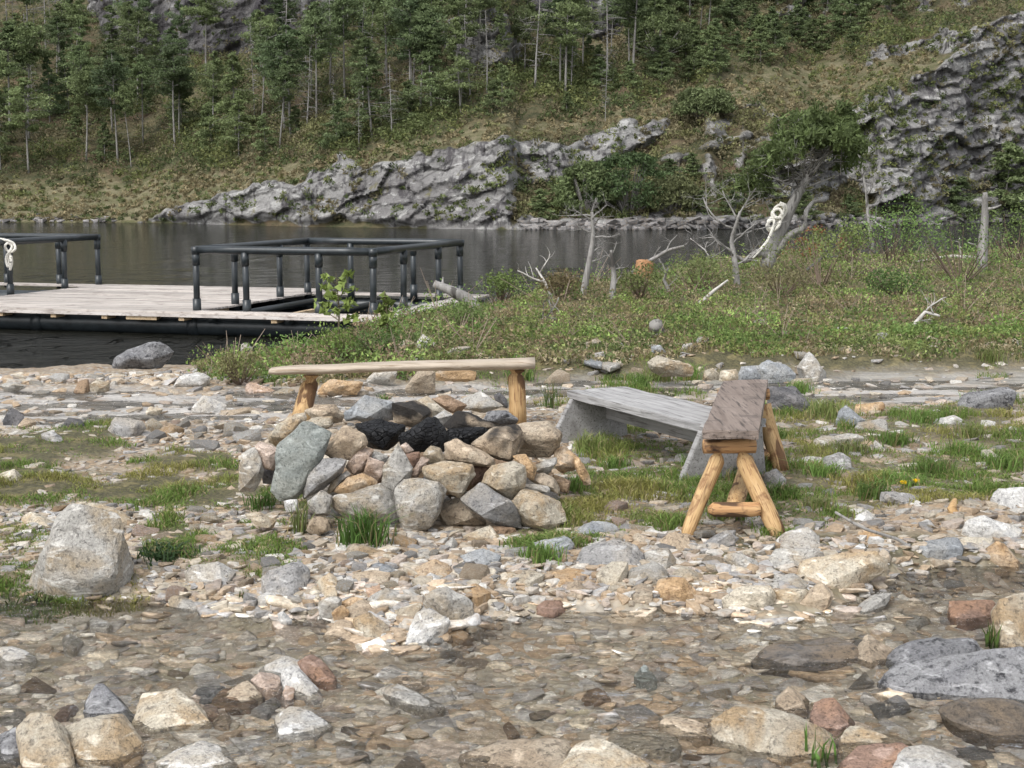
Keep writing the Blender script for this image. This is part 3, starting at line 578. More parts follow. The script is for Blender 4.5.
for i in range(26):      # hidden core of the pile, seen only through its gaps
    a=rg.rand()*6.28; q=rg.rand()**.5; x=-.36+q*.66*math.cos(a); y=7.55+q*.45*math.sin(a); s=.09+.05*rg.rand(); z=.04+(1-q)*.14
    me=rockmesh('rock',rockpts(rg,s,s*.9,s*.7),s*2,1,i); me.materials.append(RM['brown' if i%2 else 'grey'])
    tag(link('rock',me,None,(x,y,z)),'rough stone in the shadowed gaps inside the stacked fire pit wall','rock','core stones of the fire pit')
# charred wood in the hearth
def charred(crop,poly,label,d,name='charred_log'):
    o=traced(crop,poly,'dark',label,d,1.1,'charred wood in the fire pit',name,cat='charred log'); o.data.materials.clear(); o.data.materials.append(M_char)
charred('A',[640,180,760,155,890,190,880,240,800,310,700,290,690,240],'round black charred log end at the left of the hearth',7.45)
charred('B',[0,240,140,150,180,150,245,225,240,310,60,312,20,290],'black charred timber block with cracked squares in the middle of the hearth',7.32)
charred('B',[240,200,440,190,460,215,390,250,350,275,240,270],'black charred log behind the brown tan stone at the right of the hearth',7.5)
# loose stones, traced one by one ------------------------------------------------
T('X',[65,507,84,505,119,515,127,530,127,570,115,583,60,592,30,583,38,565,50,545,60,525],'pale','largest boulder, pale grey with a bluish top, standing at the left stream edge',th=.8,name='boulder',cat='boulder')
T('C',[350,490,440,510,510,545,510,570,480,575,400,560],'cream','cream stone peeping out behind the big left boulder')
T('C',[290,50,310,5,345,0,355,40,330,55],'brown','upright dark brown stone in the shallow water on the left')
T('C',[350,20,380,0,430,10,425,35,355,45],'cream','low cream stone right of the upright dark brown one in the water')
T('C',[15,160,45,110,90,140,85,185,40,185],'dark','dark grey pointed stone at the left edge of the photo beyond the grass')
T('C',[70,180,100,150,140,165,130,195],'tan','small orange tan stone beside the dark pointed stone at the left')
T('C',[160,215,210,200,250,235,240,255,180,245],'grey','grey block standing in the left grass patch')
T('C',[240,190,270,150,320,160,335,195],'dark','dark grey stone at the water side of the left grass patch')
T('C',[425,200,450,150,560,165,575,190,500,225],'grey','flat grey brown slab between the left grass and the shallow water')
T('C',[755,110,800,65,890,100,860,130,770,130],'white','pale triangular stone standing in the shallow water left of the log bench')
T('C',[575,125,590,105,640,115,620,135],'cream','small yellowish stone in the shallow water left of the pale triangular one')
T('C',[875,125,980,108,1005,125,900,142],'tan','long low stone in the shallow water right of the pale triangular one')
T('C',[0,370,60,350,85,380,70,412,0,415],'cream','flat cream stone cut by the left photo edge in the grass')
T('C',[85,340,180,325,175,352,100,362],'pale','flat pale stone in the grass right of the flat cream one')
T('C',[0,205,60,190,115,205,40,225],'pale','flat pale stone at the left photo edge below the dark pointed stone')
T('C',[970,20,1010,10,1030,40,985,55],'pink','pinkish stone in the shallow water under the vegetated bank')
T('C',[725,755,790,735,860,720,920,760,900,790,880,815,760,800],'white','whitish angular rock on the bank between the big boulder and the fire pit')
T('C',[720,680,810,665,850,680,840,700,730,705],'cream','flat tan stone in the moss above the whitish angular rock')
T('C',[790,570,880,590,905,612,820,622],'pale','flat pale stone behind the dark green plant')
T('C',[80,550,120,520,150,545,210,560,200,585,100,578],'cream','cream stone left behind the big left boulder')
T('C',[145,540,180,515,215,530,200,555],'white','small white stone left behind the big left boulder')
T('C',[490,735,620,735,650,745,600,768,490,768],'cream','flat cream slab right beside the foot of the big left boulder')
T('C',[0,20,60,10,100,25,40,45],'pale','flat pale stone in the shallow water at the far left')
T('D',[255,85,290,80,370,95,375,115,340,130,280,130],'blue','blue grey stone in front of the big left boulder')
T('D',[195,115,265,120,260,140,200,140],'tan','small tan stone left of the blue grey stone below the big boulder')
T('D',[665,120,690,100,800,145,820,160,770,165,680,150],'pale','flat pale stone half in the stream in front of the whitish angular rock')
T('D',[355,190,370,185,440,215,420,230,360,230],'white','small white stone sticking out of the stream on the left')
T('D',[0,305,40,300,90,335,140,350,120,370,40,380,0,360],'white','white stone at the left photo edge in the stream')
T('D',[250,265,270,255,330,280,290,310,260,300],'pale','pale stone awash in the stream below the small white one')
T('D',[330,560,345,500,375,460,400,460,480,550,520,580,440,590,350,590],'speck','dark and white pointed stone standing in the stream at the lower left')
T('D',[530,600,560,500,690,480,790,560,830,610,600,640],'cream','big cream white stone in the stream at the lower left')
T('D',[760,500,780,470,880,460,900,480,840,520,780,525],'speck','dark speckled stone right behind the big cream white stone')
T('D',[830,520,880,470,940,480,1010,520,980,540,850,540],'brown','wet brown stone left of the heap of white stones')
T('D',[790,560,810,530,850,530,865,570,800,590],'pink','small pinkish stone against the right side of the big cream white stone')
T('D',[830,580,880,555,910,580,900,620,850,610],'tan','small tan stone in the stream right of the big cream white stone')
T('D',[75,620,130,575,200,570,260,640,290,740,285,790,100,800,110,680],'cream','tall whitish beige boulder with a dark crack at the bottom left')
T('D',[260,620,340,590,470,590,560,660,570,700,460,765,320,765,280,700],'cream','blocky tan white boulder at the bottom left, the widest there')
T('D',[0,650,60,625,110,670,100,730,20,755,0,730],'speck','grey speckled boulder at the bottom left edge of the photo')
T('D',[0,560,60,550,110,570,85,612,0,612],'grey','dark topped grey stone at the left photo edge above the speckled boulder')
T('D',[210,580,240,545,290,530,310,560,260,592],'rust','wet rust coloured stone left of the pointed dark and white one')
T('D',[620,768,700,710,790,680,880,720,930,768,910,800,640,800],'white','white grey stone cut by the bottom edge of the photo, left of centre')
T('D',[330,765,440,762,440,800,330,800],'white','small white stone at the bottom edge below the blocky tan white boulder',th=.5)
T('D',[-20,740,30,745,50,800,-20,800],'pale','pale stone in the bottom left corner')
T('E',[100,155,130,130,220,105,255,130,245,190,200,205,120,195],'grey','rounded grey brown rock at the stream edge between boulder and fire pit')
T('E',[90,215,130,197,170,210,160,222,100,225],'white','small white stone in front of the rounded grey brown rock')
T('E',[250,210,270,180,295,195,290,220],'cream','small beige stone right of the rounded grey brown rock')
T('E',[285,165,320,140,345,155,345,215,310,215,290,185],'cream','upright beige stone among the gravel right of the grey brown rock')
T('E',[285,230,330,215,360,220,350,245,300,262],'pale','pale stone at the water edge below the upright beige one')
T('E',[350,240,400,215,430,220,400,240,372,248],'orange','narrow orange stone on the stream edge gravel')
T('E',[380,270,370,240,430,222,480,250,470,275,400,290],'tan','tan stone in the stream edge heap behind the two beige blocks')
T('E',[330,265,360,245,385,265,350,278],'orange','small orange stone left of the tan one in the stream edge heap')
T('E',[400,290,450,268,500,300,520,335,460,348,430,330,410,325],'cream','beige block at the water edge, the right of the two beige blocks')
T('E',[305,340,340,295,390,295,415,335,390,360],'tan','beige block half in the water, the left of the two beige blocks')
T('E',[445,225,500,190,560,215,560,245,500,242],'pale','pale grey veined stone in the middle of the stream edge heap')
T('E',[430,120,480,105,540,130,530,145,440,135],'blue','flat blue grey stone on the gravel before the fire pit')
T('E',[590,130,660,95,710,120,700,155,600,162],'orange','bright orange tan stone on the gravel before the fire pit')
T('E',[620,165,645,138,695,170,680,185],'white','small white stone in front of the bright orange tan one')
T('E',[625,240,650,200,700,185,780,235,780,250,700,278],'pale','broad pale stone with an orange underside at the water edge')
T('E',[565,370,600,275,640,255,705,290,700,320,620,365],'white','white stone running down into the stream below the broad pale stone')
T('E',[520,265,590,240,620,240,580,290,550,285],'cream','low beige stone left of the white stone at the water edge')
T('E',[740,190,780,170,840,200,800,220],'orange','small orange stone right of the broad pale stone')
T('E',[745,85,820,65,871,80,860,112,790,125],'blue','blue grey stone in front of the cream stone of the fire pit')
T('E',[600,65,640,60,650,90,600,92],'pale','small pale stone on the gravel below the front centre block')
T('E',[390,165,400,140,520,135,500,170,440,180],'tan','flat tan stone below the flat blue grey one')
T('E',[375,75,400,45,540,80,490,92],'cream','flat beige slab on the gravel in front of the grass tuft')
T('E',[100,455,180,415,230,430,275,475,260,492,200,480,110,470],'white','white arched stone at the back of the heap in the stream')
T('E',[165,460,210,445,260,500,300,540,270,552,180,520],'white','long white stone leaning across the heap in the stream')
T('E',[70,485,100,460,160,475,165,520,130,542],'pink','pinkish white stone at the left of the heap in the stream')
T('E',[220,430,250,405,285,420,340,480,340,502,280,490],'rust','red brown wet stone at the right of the heap in the stream')
T('E',[165,545,180,505,210,510,200,560,180,572],'pink','small pinkish grey stone at the foot of the heap in the stream')
T('E',[155,675,152,600,190,575,230,585,270,590,325,635,270,668],'white','white beige rock standing alone below the heap in the stream')
T('E',[-40,560,0,520,60,485,100,540,50,562],'tan','tan stone awash left of the heap in the stream')
T('E',[70,582,140,542,165,560,120,597],'grey','flat grey stone awash at the foot of the heap in the stream')
T('E',[525,480,560,470,640,500,580,525,530,505],'tan','tan stone just breaking the water in mid stream')
T('E',[490,515,520,508,690,570,650,588,540,555],'pale','long pale stone just breaking the water in mid stream')
T('E',[155,270,170,265,200,290,170,302],'white','small white stone at the water edge below the grey brown rock')
T('E',[430,170,480,170,490,200,450,208],'pink','small pink stone in the gravel heap')
T('E',[690,50,720,25,735,50,710,70],'pale','tiny pale stone by the cream stone before the pit')
T('G',[5,730,90,705,280,700,340,740,300,790,60,790,10,750],'tan','long flat beige boulder at the bottom edge left of the rounded cream one')
T('G',[280,790,330,715,395,690,450,700,540,768,530,810,290,810],'cream','rounded cream white boulder at the centre of the bottom edge')
T('G',[430,690,450,675,600,665,630,705,600,725,440,705],'cream','oblong pale stone lying in the stream above the rounded cream boulder')
T('G',[570,640,590,620,730,640,735,680,690,690,580,660],'tan','oblong tan stone touching the left side of the big layered cream boulder')
T('G',[500,505,530,475,565,515,520,524],'teal','small blue green pointed stone sticking out of the stream')
T('G',[220,325,222,305,240,290,290,288,300,315,270,328],'rust','small brick red stone at the far side of the stream')
T('G',[200,150,210,125,310,105,325,130,290,155,210,167],'blue','blue grey stone in the grass right of the fire pit front')
T('G',[335,190,350,140,440,115,500,130,530,170,500,200,420,200,350,202],'grey','broad grey rock on the bank right of the fire pit')
T('G',[390,215,440,185,480,180,480,240,440,256],'cream','beige block below the broad grey rock')
T('G',[480,240,490,200,560,180,595,205,590,240,490,248],'pale','pale squarish stone right of the beige block on the bank')
T('G',[235,235,270,205,350,200,395,220,380,240,290,240],'orange','flat stone with an orange band at the water edge')
T('G',[300,255,335,230,370,265,350,277,310,272],'tan','small tan stone under the orange banded one')
T('G',[485,262,520,240,555,250,550,272,500,274],'tan','small tan stone under the pale squarish one')
T('G',[555,265,570,230,640,225,680,265,670,290,580,278],'orange','rusty orange stone at the water edge below the log legged bench')
T('G',[530,150,570,140,600,140,625,180,590,200,540,188],'pale','pale stone right of the broad grey rock')
T('G',[600,212,640,195,710,220,700,237,620,222],'cream','thin cream stone above the rusty orange one')
T('G',[495,105,510,95,555,125,520,137],'tan','small tan stone right behind the broad grey rock')
T('G',[325,95,380,60,440,70,460,95,340,112],'blue','flat bluish stone right of the fire pit among grass')
T('G',[350,572,365,545,400,540,430,570,390,582],'brown','wet brown stone breaking the water in mid stream')
T('G',[120,655,140,635,170,670,150,682],'brown','small brown point of stone above the bottom boulders')
T('G',[100,220,180,200,240,210,200,237,130,232],'cream','beige stone at the water edge left of the orange banded one')
T('G',[565,130,600,95,650,105,665,140,610,147],'tan','tan stone beneath the left front leg of the log legged bench')
T('H',[220,118,250,90,310,83,340,110,335,140,240,140],'white','bright white stone by the right front leg of the log legged bench')
T('H',[180,195,215,145,330,140,360,170,300,190,200,197],'pale','flat pale slab under the bright white stone')
T('H',[280,210,300,180,500,150,540,175,530,200,440,195,350,245,290,238],'cream','long cream boulder reaching over the dark hollow of the bank')
T('H',[65,280,120,245,200,250,215,275,190,300,90,302],'cream','rounded cream stone at the water edge below the log legged bench')
T('H',[285,295,345,238,385,275,330,302],'tan','tan wedge of stone under the long cream boulder')
T('H',[190,232,270,215,310,240,290,260,220,252],'pale','pale stone between the rounded cream stone and the flat slab')
T('H',[215,262,300,255,310,278,250,292,220,282],'cream','cream stone right of the rounded one at the water edge')
T('H',[70,158,110,150,185,190,170,212,90,192],'pale','thin pale slab in front of the bench between its legs')
T('H',[455,115,455,90,500,80,520,95,500,125],'orange','orange stone at the root on the right bank')
T('H',[480,135,485,105,510,105,545,125,540,142],'white','small white stone below the orange one on the right bank')
T('H',[630,85,635,65,650,58,670,75,660,90],'white','small round white stone on the right bank')
T('H',[750,100,755,65,810,45,840,65,920,85,900,112,760,102],'white','broad whitish pink rock on the right bank')
T('H',[625,140,640,125,740,110,750,140,650,147],'blue','blue green flat stone on the right bank')
T('H',[735,140,740,110,840,110,830,145],'cream','cream tan stone right of the blue green flat one')
T('H',[805,160,850,118,870,130,910,175,870,165,820,167],'orange','orange stone at the right end of the bank above the dark pool')
T('H',[715,290,840,290,850,330,760,350,720,335],'rust','brick pink stone standing in the stream at the right')
T('H',[840,330,860,285,940,275,960,420,900,432,860,420,845,370],'cream','yellowish cream boulder cut by the right edge of the photo')
T('H',[535,465,590,420,680,400,790,405,815,450,720,475,560,492],'speck','blue grey speckled boulder in the stream at the right')
T('H',[515,520,560,490,720,475,900,435,950,440,950,580,820,575,640,565,540,550],'speck','long grey slab boulder with reddish wet underside at the right edge')
T('H',[690,605,740,580,900,578,960,600,960,690,880,690,740,640],'wetdark','dark wet slab in the water at the lower right')
T('H',[15,570,60,525,140,520,220,570,230,615,150,612,50,630,20,630],'cream','cream layered rock leaning behind the big one in the lower right stream',d=4.95)
T('H',[40,640,90,595,200,610,330,640,390,690,385,735,250,745,120,700,60,700],'cream','big layered cream boulder in the lower right stream')
T('H',[215,600,220,560,255,535,310,575,305,608,240,618],'tan','tan rock with a pink face right of the layered boulders')
T('H',[315,640,330,590,390,575,440,640,400,672,330,662],'rust','wet red brown rock in the water right of the layered boulders')
T('H',[400,700,405,680,430,655,560,680,600,700,520,720,410,722],'cream','elongated cream stone at the lower right above the rust brown boulder')
T('H',[400,768,450,710,580,700,600,720,560,768,530,800,410,800],'rust','rust brown boulder at the bottom edge of the photo')
T('H',[540,768,580,715,640,710,740,740,775,768,770,810,545,810],'white','white grey boulder at the bottom edge of the photo, the rightmost there')
T('H',[445,440,455,415,480,390,550,430,530,460,490,480,455,465],'tan','layered brown and tan rock in the stream at the right')
T('H',[150,465,200,430,280,430,440,410,455,460,380,482,170,478],'wetdark','low dark wet rock awash left of the layered brown and tan rock')
T('H',[-20,690,-15,640,20,635,45,660,30,690],'tan','tan stone left of the big layered cream boulder')
T('H',[440,320,490,280,550,270,530,298,460,332],'pale','flat pale wet slab at the outflow of the dark pool')
T('H',[590,355,595,335,640,330,660,345,620,362],'pale','small pale stone awash beside the blue grey speckled boulder')
T('H',[0,138,10,125,80,88,100,110,90,130,20,142],'grey','grey tan flat stone between the front legs of the log legged bench')
T('H',[430,150,435,130,470,125,482,152],'white','small white stone on the bank right of the bright white one')
T('I',[10,152,12,130,40,120,60,135,60,155],'cream','cream stone behind the log legged bench, left of its neighbour')
T('I',[60,156,65,130,115,125,122,150,90,160],'cream','cream stone behind the log legged bench seat, beside the blue grey rock')
T('I',[118,155,130,118,200,112,205,155,150,162],'blue','blue grey stone touching the left side of the rounded blue grey rock')
T('I',[185,160,185,115,215,98,270,110,300,140,280,168,210,168],'blue','rounded blue grey rock at the far side of the water film')
T('I',[308,120,345,70,360,90,400,145,370,162,330,152],'white','white pointed rock tipped on edge at the far side of the water film')
T('I',[215,240,215,180,300,180,320,220,350,240,330,264,240,242],'dark','dark grey ledge rock right behind the log legged bench')
T('I',[820,245,825,220,850,200,980,180,1000,200,980,235,850,252],'speck','black and white slab at the near side of the water film on the right')
T('I',[920,550,920,525,940,500,1040,500,1040,560,950,562],'white','white rock cut by the right edge of the photo in the grass')
T('I',[355,365,365,345,480,330,510,340,480,362,370,377],'pale','flat pale stone in the right grass behind the bench')
T('I',[305,432,310,410,340,400,390,405,380,432],'white','white stone in the grass right of the rear bench leg')
T('I',[385,440,390,405,440,390,475,405,480,445,400,447],'grey','grey stone in the grass right of the white one by the rear bench leg')
T('I',[200,480,205,455,240,440,270,470,250,502,210,492],'grey','grey stone between the rear and front legs of the log legged bench')
T('I',[740,300,745,285,800,270,830,285,780,307],'white','white stone behind a grass tuft on the right')
T('I',[380,325,385,312,440,310,460,325],'white','small flat white stone in the right grass')
T('I',[490,260,492,235,575,228,582,248,540,264],'orange','orange stone at the near side of the water film')
T('I',[430,290,440,260,460,240,520,285,480,312],'blue','blue grey wedge at the grass edge behind the right grass')
T('I',[490,310,500,295,590,285,592,325,530,322],'pale','pale stone beside the blue grey wedge')
T('I',[888,310,890,285,932,290,925,312],'white','small white stone right of the grass tuft on the right')
T('I',[890,405,892,380,920,380,965,417,920,422],'pale','pale stone far right in the grass')
T('I',[550,365,555,350,595,387,580,392],'white','thin white chip in the middle of the right grass')
T('I',[570,540,575,515,610,510,692,530,680,562,600,547],'grey','flat grey stone in the grass below the yellow dandelion')
T('I',[695,635,700,610,720,600,742,625],'white','small white stone at the lower edge of the right grass')
T('I',[300,580,300,565,350,568,345,587],'white','flat white chip right of the front bench leg')
T('I',[170,640,170,600,210,585,215,625,200,645],'white','white stone right behind the right front bench leg')
T('I',[490,612,490,590,530,570,562,600,510,614],'white','pale chip in the lower right grass beside the root')
T('J',[450,525,550,475,630,455,680,500,620,542,470,540],'speck','grey and white rock at the lake shore near the dock')
T('K',[695,435,770,390,800,405,760,447,710,447],'cream','cream tan block behind the log bench on the bank')
T('K',[805,410,830,375,885,415,870,437,820,430],'white','white block behind the log bench right of the cream tan one')
T('K',[900,442,940,415,990,415,950,447],'pale','grey white flat stone on the bank right of the white block')
T('K',[770,550,820,495,870,500,870,552],'tan','rounded tan stone beneath the log bench seat')
T('K',[860,540,865,505,920,490,1010,500,1000,527,880,542],'orange','long orange stone beneath the log bench seat')
T('K',[470,565,510,525,620,540,600,565],'orange','flat orange tan stone beneath the left part of the log bench')
T('K',[640,530,660,505,740,500,720,532],'pale','flat pale stone under the middle of the log bench')
T('K',[225,570,230,545,250,540,330,570,270,578],'pink','pinkish tan stone in the shallow water left of the log bench')
T('K',[-20,545,0,520,60,500,100,520,80,547],'white','flat white stone on the lake side of the shallow water')
T('K',[208,425,210,408,230,403,247,420,235,428],'white','small round white stone on the mound by the dock')
T('L',[490,565,520,540,560,555,550,577],'blue','blue grey stone behind the right end of the log bench')
T('L',[545,575,555,558,590,553,612,575,580,590],'pale','pale stone right of the blue grey one behind the log bench')
T('L',[720,540,722,518,750,512,772,535,740,547],'blue','small bluish stone on the bank above the cream flat rock')
T('L',[710,570,740,548,770,565,860,580,860,600,760,599,720,585],'cream','cream flat rock on the bank behind the grey plank bench')
T('L',[825,525,830,510,868,505,865,525],'pale','small pale stone on the bank in the dry grass')
# ---- loose stones too small to trace: sizes, colours and spread as in the photo
ck=list(RM.keys()); TEMPL=[]
rg=np.random.RandomState(12)
for i in range(10):
    me=rockmesh('stone',rockpts(rg,1,.8,.5),2.0,2,i,rough=.03); TEMPL.append(me)
def stone_zone(poly,n,smin,smax,colset,label,group,sink=.3,flat=1.0):
    xs=[p[0] for p in poly]; ys_=[p[1] for p in poly]; k=0; tries=0
    while k<n and tries<n*40:
        tries+=1; u=rg.uniform(min(xs),max(xs)); v=rg.uniform(min(ys_),max(ys_))
        if not inpoly(np.array([u]),np.array([v]),poly)[0]: continue
        p=P(u,v,0); s=smin+(smax-smin)*rg.rand()**2.2
        if any((p.x-a)**2+(p.y-b)**2<(c*.85+s*.5)**2 for a,b,c,_ in ROCK_FOOT): continue
        z=gz(p.x,p.y); c=colset[rg.randint(len(colset))]; t=TEMPL[rg.randint(10)]; key=(t.name,c)
        if key not in SM: SM[key]=t.copy(); SM[key].materials.append(RM[c])
        o=link('stone',SM[key],None,(p.x,p.y,z+s*.5*.55*flat*(1-sink*2))); o.scale=(s*.5,s*.5*rg.uniform(.7,1.1),s*.5*rg.uniform(.7,1.2)*flat); o.rotation_euler=(rg.uniform(-.25,.25),rg.uniform(-.25,.25),rg.rand()*6.28)
        j0=int((u-min(xs))/(max(xs)-min(xs)+1e-6)*4.999); sz='larger ' if s>smin+.45*(smax-smin) else ''
        side=['far left','left','middle','right','far right'][j0]; row='back' if v<(min(ys_)+max(ys_))/2 else 'front'
        tag(o,f"{sz}{CN[c]} {label}, {side} part, {row} half",'stone',group); k+=1; ROCK_FOOT.append((p.x,p.y,s*.5,s*.5))
SM={}; CN=dict(cream='cream',tan='tan',pale='pale grey',white='white',pink='pinkish',orange='orange tan',grey='grey',brown='brown',wetdark='dark wet')
mixed=['cream','cream','tan','pale','white','pink','orange','grey','pale']
stone_zone([(130,500),(250,510),(330,530),(500,540),(520,590),(440,640),(320,620),(250,595),(130,590)],60,.05,.13,mixed,'stone in the gravel below the fire pit','small stones in the gravel before the fire pit')
stone_zone([(500,545),(600,500),(700,535),(830,540),(1024,530),(1024,560),(880,580),(700,600),(560,592)],26,.05,.13,mixed,'stone on the stream bank','small stones on the stream bank')
stone_zone([(0,500),(130,510),(60,560),(0,575)],9,.05,.11,mixed,'stone beside the big boulder','small stones by the big boulder')
stone_zone([(0,620),(1024,610),(1024,768),(0,768)],26,.06,.16,['pale','grey','brown','tan','wetdark','cream'],'stone awash in the stream','flat stones awash in the foreground stream',.42,.7)
stone_zone([(130,418),(240,410),(300,410),(250,440),(235,455),(150,440)],22,.07,.18,mixed,'stone on gravel above the left grass','stones on the pale gravel left of the fire pit')
stone_zone([(0,372),(330,368),(330,420),(0,425)],44,.07,.20,['pale','grey','tan','cream','grey','brown'],'stone in the left shallows','stones in the shallow water on the left',.4,.7)
stone_zone([(0,368),(130,350),(330,345),(210,385),(0,384)],24,.08,.22,['white','pale','cream','grey'],'stone on the lake shore','stones on the lake shore')
stone_zone([(550,372),(1024,365),(1024,400),(560,408)],16,.08,.24,['pale','grey','tan','cream'],'stone on the wet rock sheet','stones on the wet rock sheet')
stone_zone([(420,340),(1024,320),(1024,365),(420,372)],24,.08,.2,['white','pale','cream'],'stone in the bank heath','whitish stones in the bank vegetation',.2)
stone_zone([(560,410),(1000,410),(1024,520),(560,545)],40,.06,.18,['pale','grey','white','pale'],'stone in the bench side grass','small stones in the grass by the benches',.3,.7)
# ---- pebbles nobody could count
def pebbles(name,zones,seed,label,sm=False,fl=1.):
    rg=np.random.RandomState(seed); tv=[];tf=[]
    for i in range(8):
        me=rockmesh('t',rockpts(rg,1,.85,.55,9 if sm else 4),2,2 if sm else 1,i,rough=.02 if sm else .0,smooth=1); v=np.array([a.co for a in me.vertices]); f=np.array([p.vertices[:] for p in me.polygons]); tv.append(v); tf.append(f); bpy.data.meshes.remove(me)
    VV=[];FF=[];CC=[];off=0
    pal=np.array([(.46,.425,.375),(.43,.365,.285),(.37,.29,.21),(.34,.33,.32),(.54,.52,.48),(.38,.29,.20),(.26,.25,.24),(.40,.34,.29),(.46,.41,.33)])
    for poly,n,smin,smax,dk,sink in zones:
        xs=[p[0] for p in poly]; yy=[p[1] for p in poly]
        u=rg.uniform(min(xs),max(xs),n*2); v=rg.uniform(min(yy),max(yy),n*2); k=inpoly(u,v,poly); u=u[k][:n]; v=v[k][:n]
        y=1.58*F/(v-190); x=(u-512)/F*y; z=ground(x,y,False); s=smin+(smax-smin)*rg.rand(len(u))**3
        for i in range(len(u)):
            t=rg.randint(8); a=rg.rand()*6.28; ca,sa=math.cos(a),math.sin(a); q=tv[t]*np.array([s[i],s[i]*(.6+.5*rg.rand()),s[i]*(.4+.6*rg.rand())*fl])*.5
            q=np.stack([q[:,0]*ca-q[:,1]*sa,q[:,0]*sa+q[:,1]*ca,q[:,2]+q[:,0]*rg.uniform(-.3,.3)],1)+np.array([x[i],y[i],z[i]+s[i]*(.12-.25*sink)])
            VV.append(q); FF.append(tf[t]+off); off+=len(q); c=pal[rg.randint(9)]*(.75+.5*rg.rand())*dk; CC.append(np.tile(c,(len(q),1)))
    m=fmesh(name,np.vstack(VV),np.vstack(FF),np.vstack(CC),sm,[M_peb]); o=link(name,m); tag(o,label,'pebbles',None,'stuff')
pebbles('pebbles',[([(-60,500),(120,505),(250,500),(340,525),(600,535),(830,545),(1090,530),(1090,565),(880,585),(720,610),(560,598),(440,645),(300,618),(130,592),(-60,598)],8500,.010,.085,.86,.25),
 ([(-60,416),(300,412),(560,412),(600,440),(560,520),(220,520),(180,440),(-60,440)],4000,.02,.09,.86,.35),
 ([(-60,352),(330,345),(330,380),(-60,382)],2600,.03,.14,.95,.3),([(330,358),(1090,350),(1090,366),(330,378)],350,.03,.12,.9,.3),([(-60,384),(330,384),(1090,366),(1090,402),(560,410),(330,414),(-60,420)],1500,.03,.13,.85,.45),
 ([(560,410),(1090,405),(1090,530),(560,545)],4200,.02,.11,.72,.4),([(-60,425),(240,425),(250,520),(-60,520)],1500,.02,.09,.75,.4)],3,'loose gravel and pebbles between the larger stones')
pebbles('stream_bed_stones',[([(-60,596),(1090,566),(1090,800),(-60,800)],3600,.03,.12,1.35,.6),([(-60,596),(1090,575),(1090,800),(-60,800)],900,.08,.24,1.35,.85)],8,'pebbles and flat stones on the bed of the stream',True,.5)
# ---------------------------------------------------------------- benches
def bevelbox(mb_name,pts8,mat,parent,bev=.006,seed=0,rough=0.0,cuts=0):
    """hexahedron from 8 corners (bottom 4, top 4) with bevelled, slightly worn edges"""
    c=sum((Vector(p) for p in pts8),Vector())/8; bm=bmesh.new(); v=[bm.verts.new(Vector(p)-c) for p in pts8]
    for f in ((0,3,2,1),(4,5,6,7),(0,1,5,4),(1,2,6,5),(2,3,7,6),(3,0,4,7)): bm.faces.new([v[i] for i in f])
    if cuts: bmesh.ops.subdivide_edges(bm,edges=bm.edges,cuts=cuts,use_grid_fill=True)
    bm.normal_update()
    if rough:
        co=np.array([q.co for q in bm.verts]); no=np.array([q.normal for q in bm.verts]); d=rough*fbm(co[:,0]*7+seed,co[:,1]*7,co[:,2]*25,4)
        for q,o,dd,n in zip(bm.verts,co,d,no): q.co=o+n*dd
    else: bmesh.ops.bevel(bm,geom=bm.edges,offset=bev,segments=2,affect='EDGES')
    m=bpy.data.meshes.new(mb_name); bm.to_mesh(m); bm.free(); m.materials.append(mat)
    o=link(mb_name,m,parent); par=parent.location if parent else Vector(); o.location=c-par; return o
def log(name,pts,rad,mat,parent,k=12,wob=.12,seed=0,squash=None,label=None,n=9):
    """peeled log: tapered, slightly knobbly, with cone cut ends following pts"""
    pts=[Vector(p) for p in pts]; c=sum(pts,Vector())/len(pts); t=np.linspace(0,1,len(pts)); tt=np.linspace(0,1,n)
    A=np.array([tuple(p-c) for p in pts]); pp=np.stack([np.interp(tt,t,A[:,i]) for i in range(3)],1); rr=np.interp(tt,np.linspace(0,1,len(rad)),rad)
    d=(Vector(pp[-1])-Vector(pp[0])); L=d.length; q=d.to_track_quat('Z','Y')
    loc=[q.inverted()@Vector(p) for p in pp]; mb=MB(); mb.tube(loc,rr,k,wob=wob,seed=seed,squash=squash)
    o=mb.build(name,mat,parent,True); o.rotation_mode='QUATERNION'; o.rotation_quaternion=q; o.location=c-(parent.location if parent else Vector())
    if label: o['label']=label
    return o
# bench standing on peeled log legs
b0=P(735,500,0); legbench=empty('log_leg_bench',(b0.x,b0.y,0),'bench with dark rough slab seat on splayed yellow log legs, nearest of the three','bench','rustic benches round the fire pit')
zt=.475; TL,TR,BR,BL=P(703,430,zt),P(758.5,430.8,zt),P(768,379.6,zt),P(723,380.4,zt); dz=Vector((0,0,-.042))
bevelbox('seat',[TL+dz,TR+dz,BR+dz,BL+dz,TL,TR,BR,BL],M_seatbark,legbench,rough=.006,cuts=9,seed=3)
def PD(u,v,Y): return PY(u,v,Y)
nl=6.9
log('seat_bearer',[PD(703.5,446.5,nl),PD(755,445.5,nl+.02)],[.034,.037,.036],M_peelx,legbench,seed=4,wob=.05)
log('seat_bearer',[PD(718,396,8.35),PD(769,394,8.35)],[.034,.036,.034],M_peelx,legbench,seed=9,wob=.05)
log('leg',[PD(719,453,6.9),PD(716,463,6.88),PD(700,500,6.78),PD(685,541,6.68)],[.012,.037,.036,.035,.033,.03],M_peel,legbench,seed=1,label='left front leg, darker and half in shade')
log('leg',[PD(741,452,6.9),PD(746,465,6.87),PD(762,500,6.76),PD(781,541,6.66)],[.012,.042,.043,.043,.042,.038],M_peel,legbench,seed=2)
log('leg',[PD(762,405,8.3),PD(767,425,8.28),PD(784,477,8.15)],[.05,.052,.05,.047,.042],M_peel,legbench,seed=5)
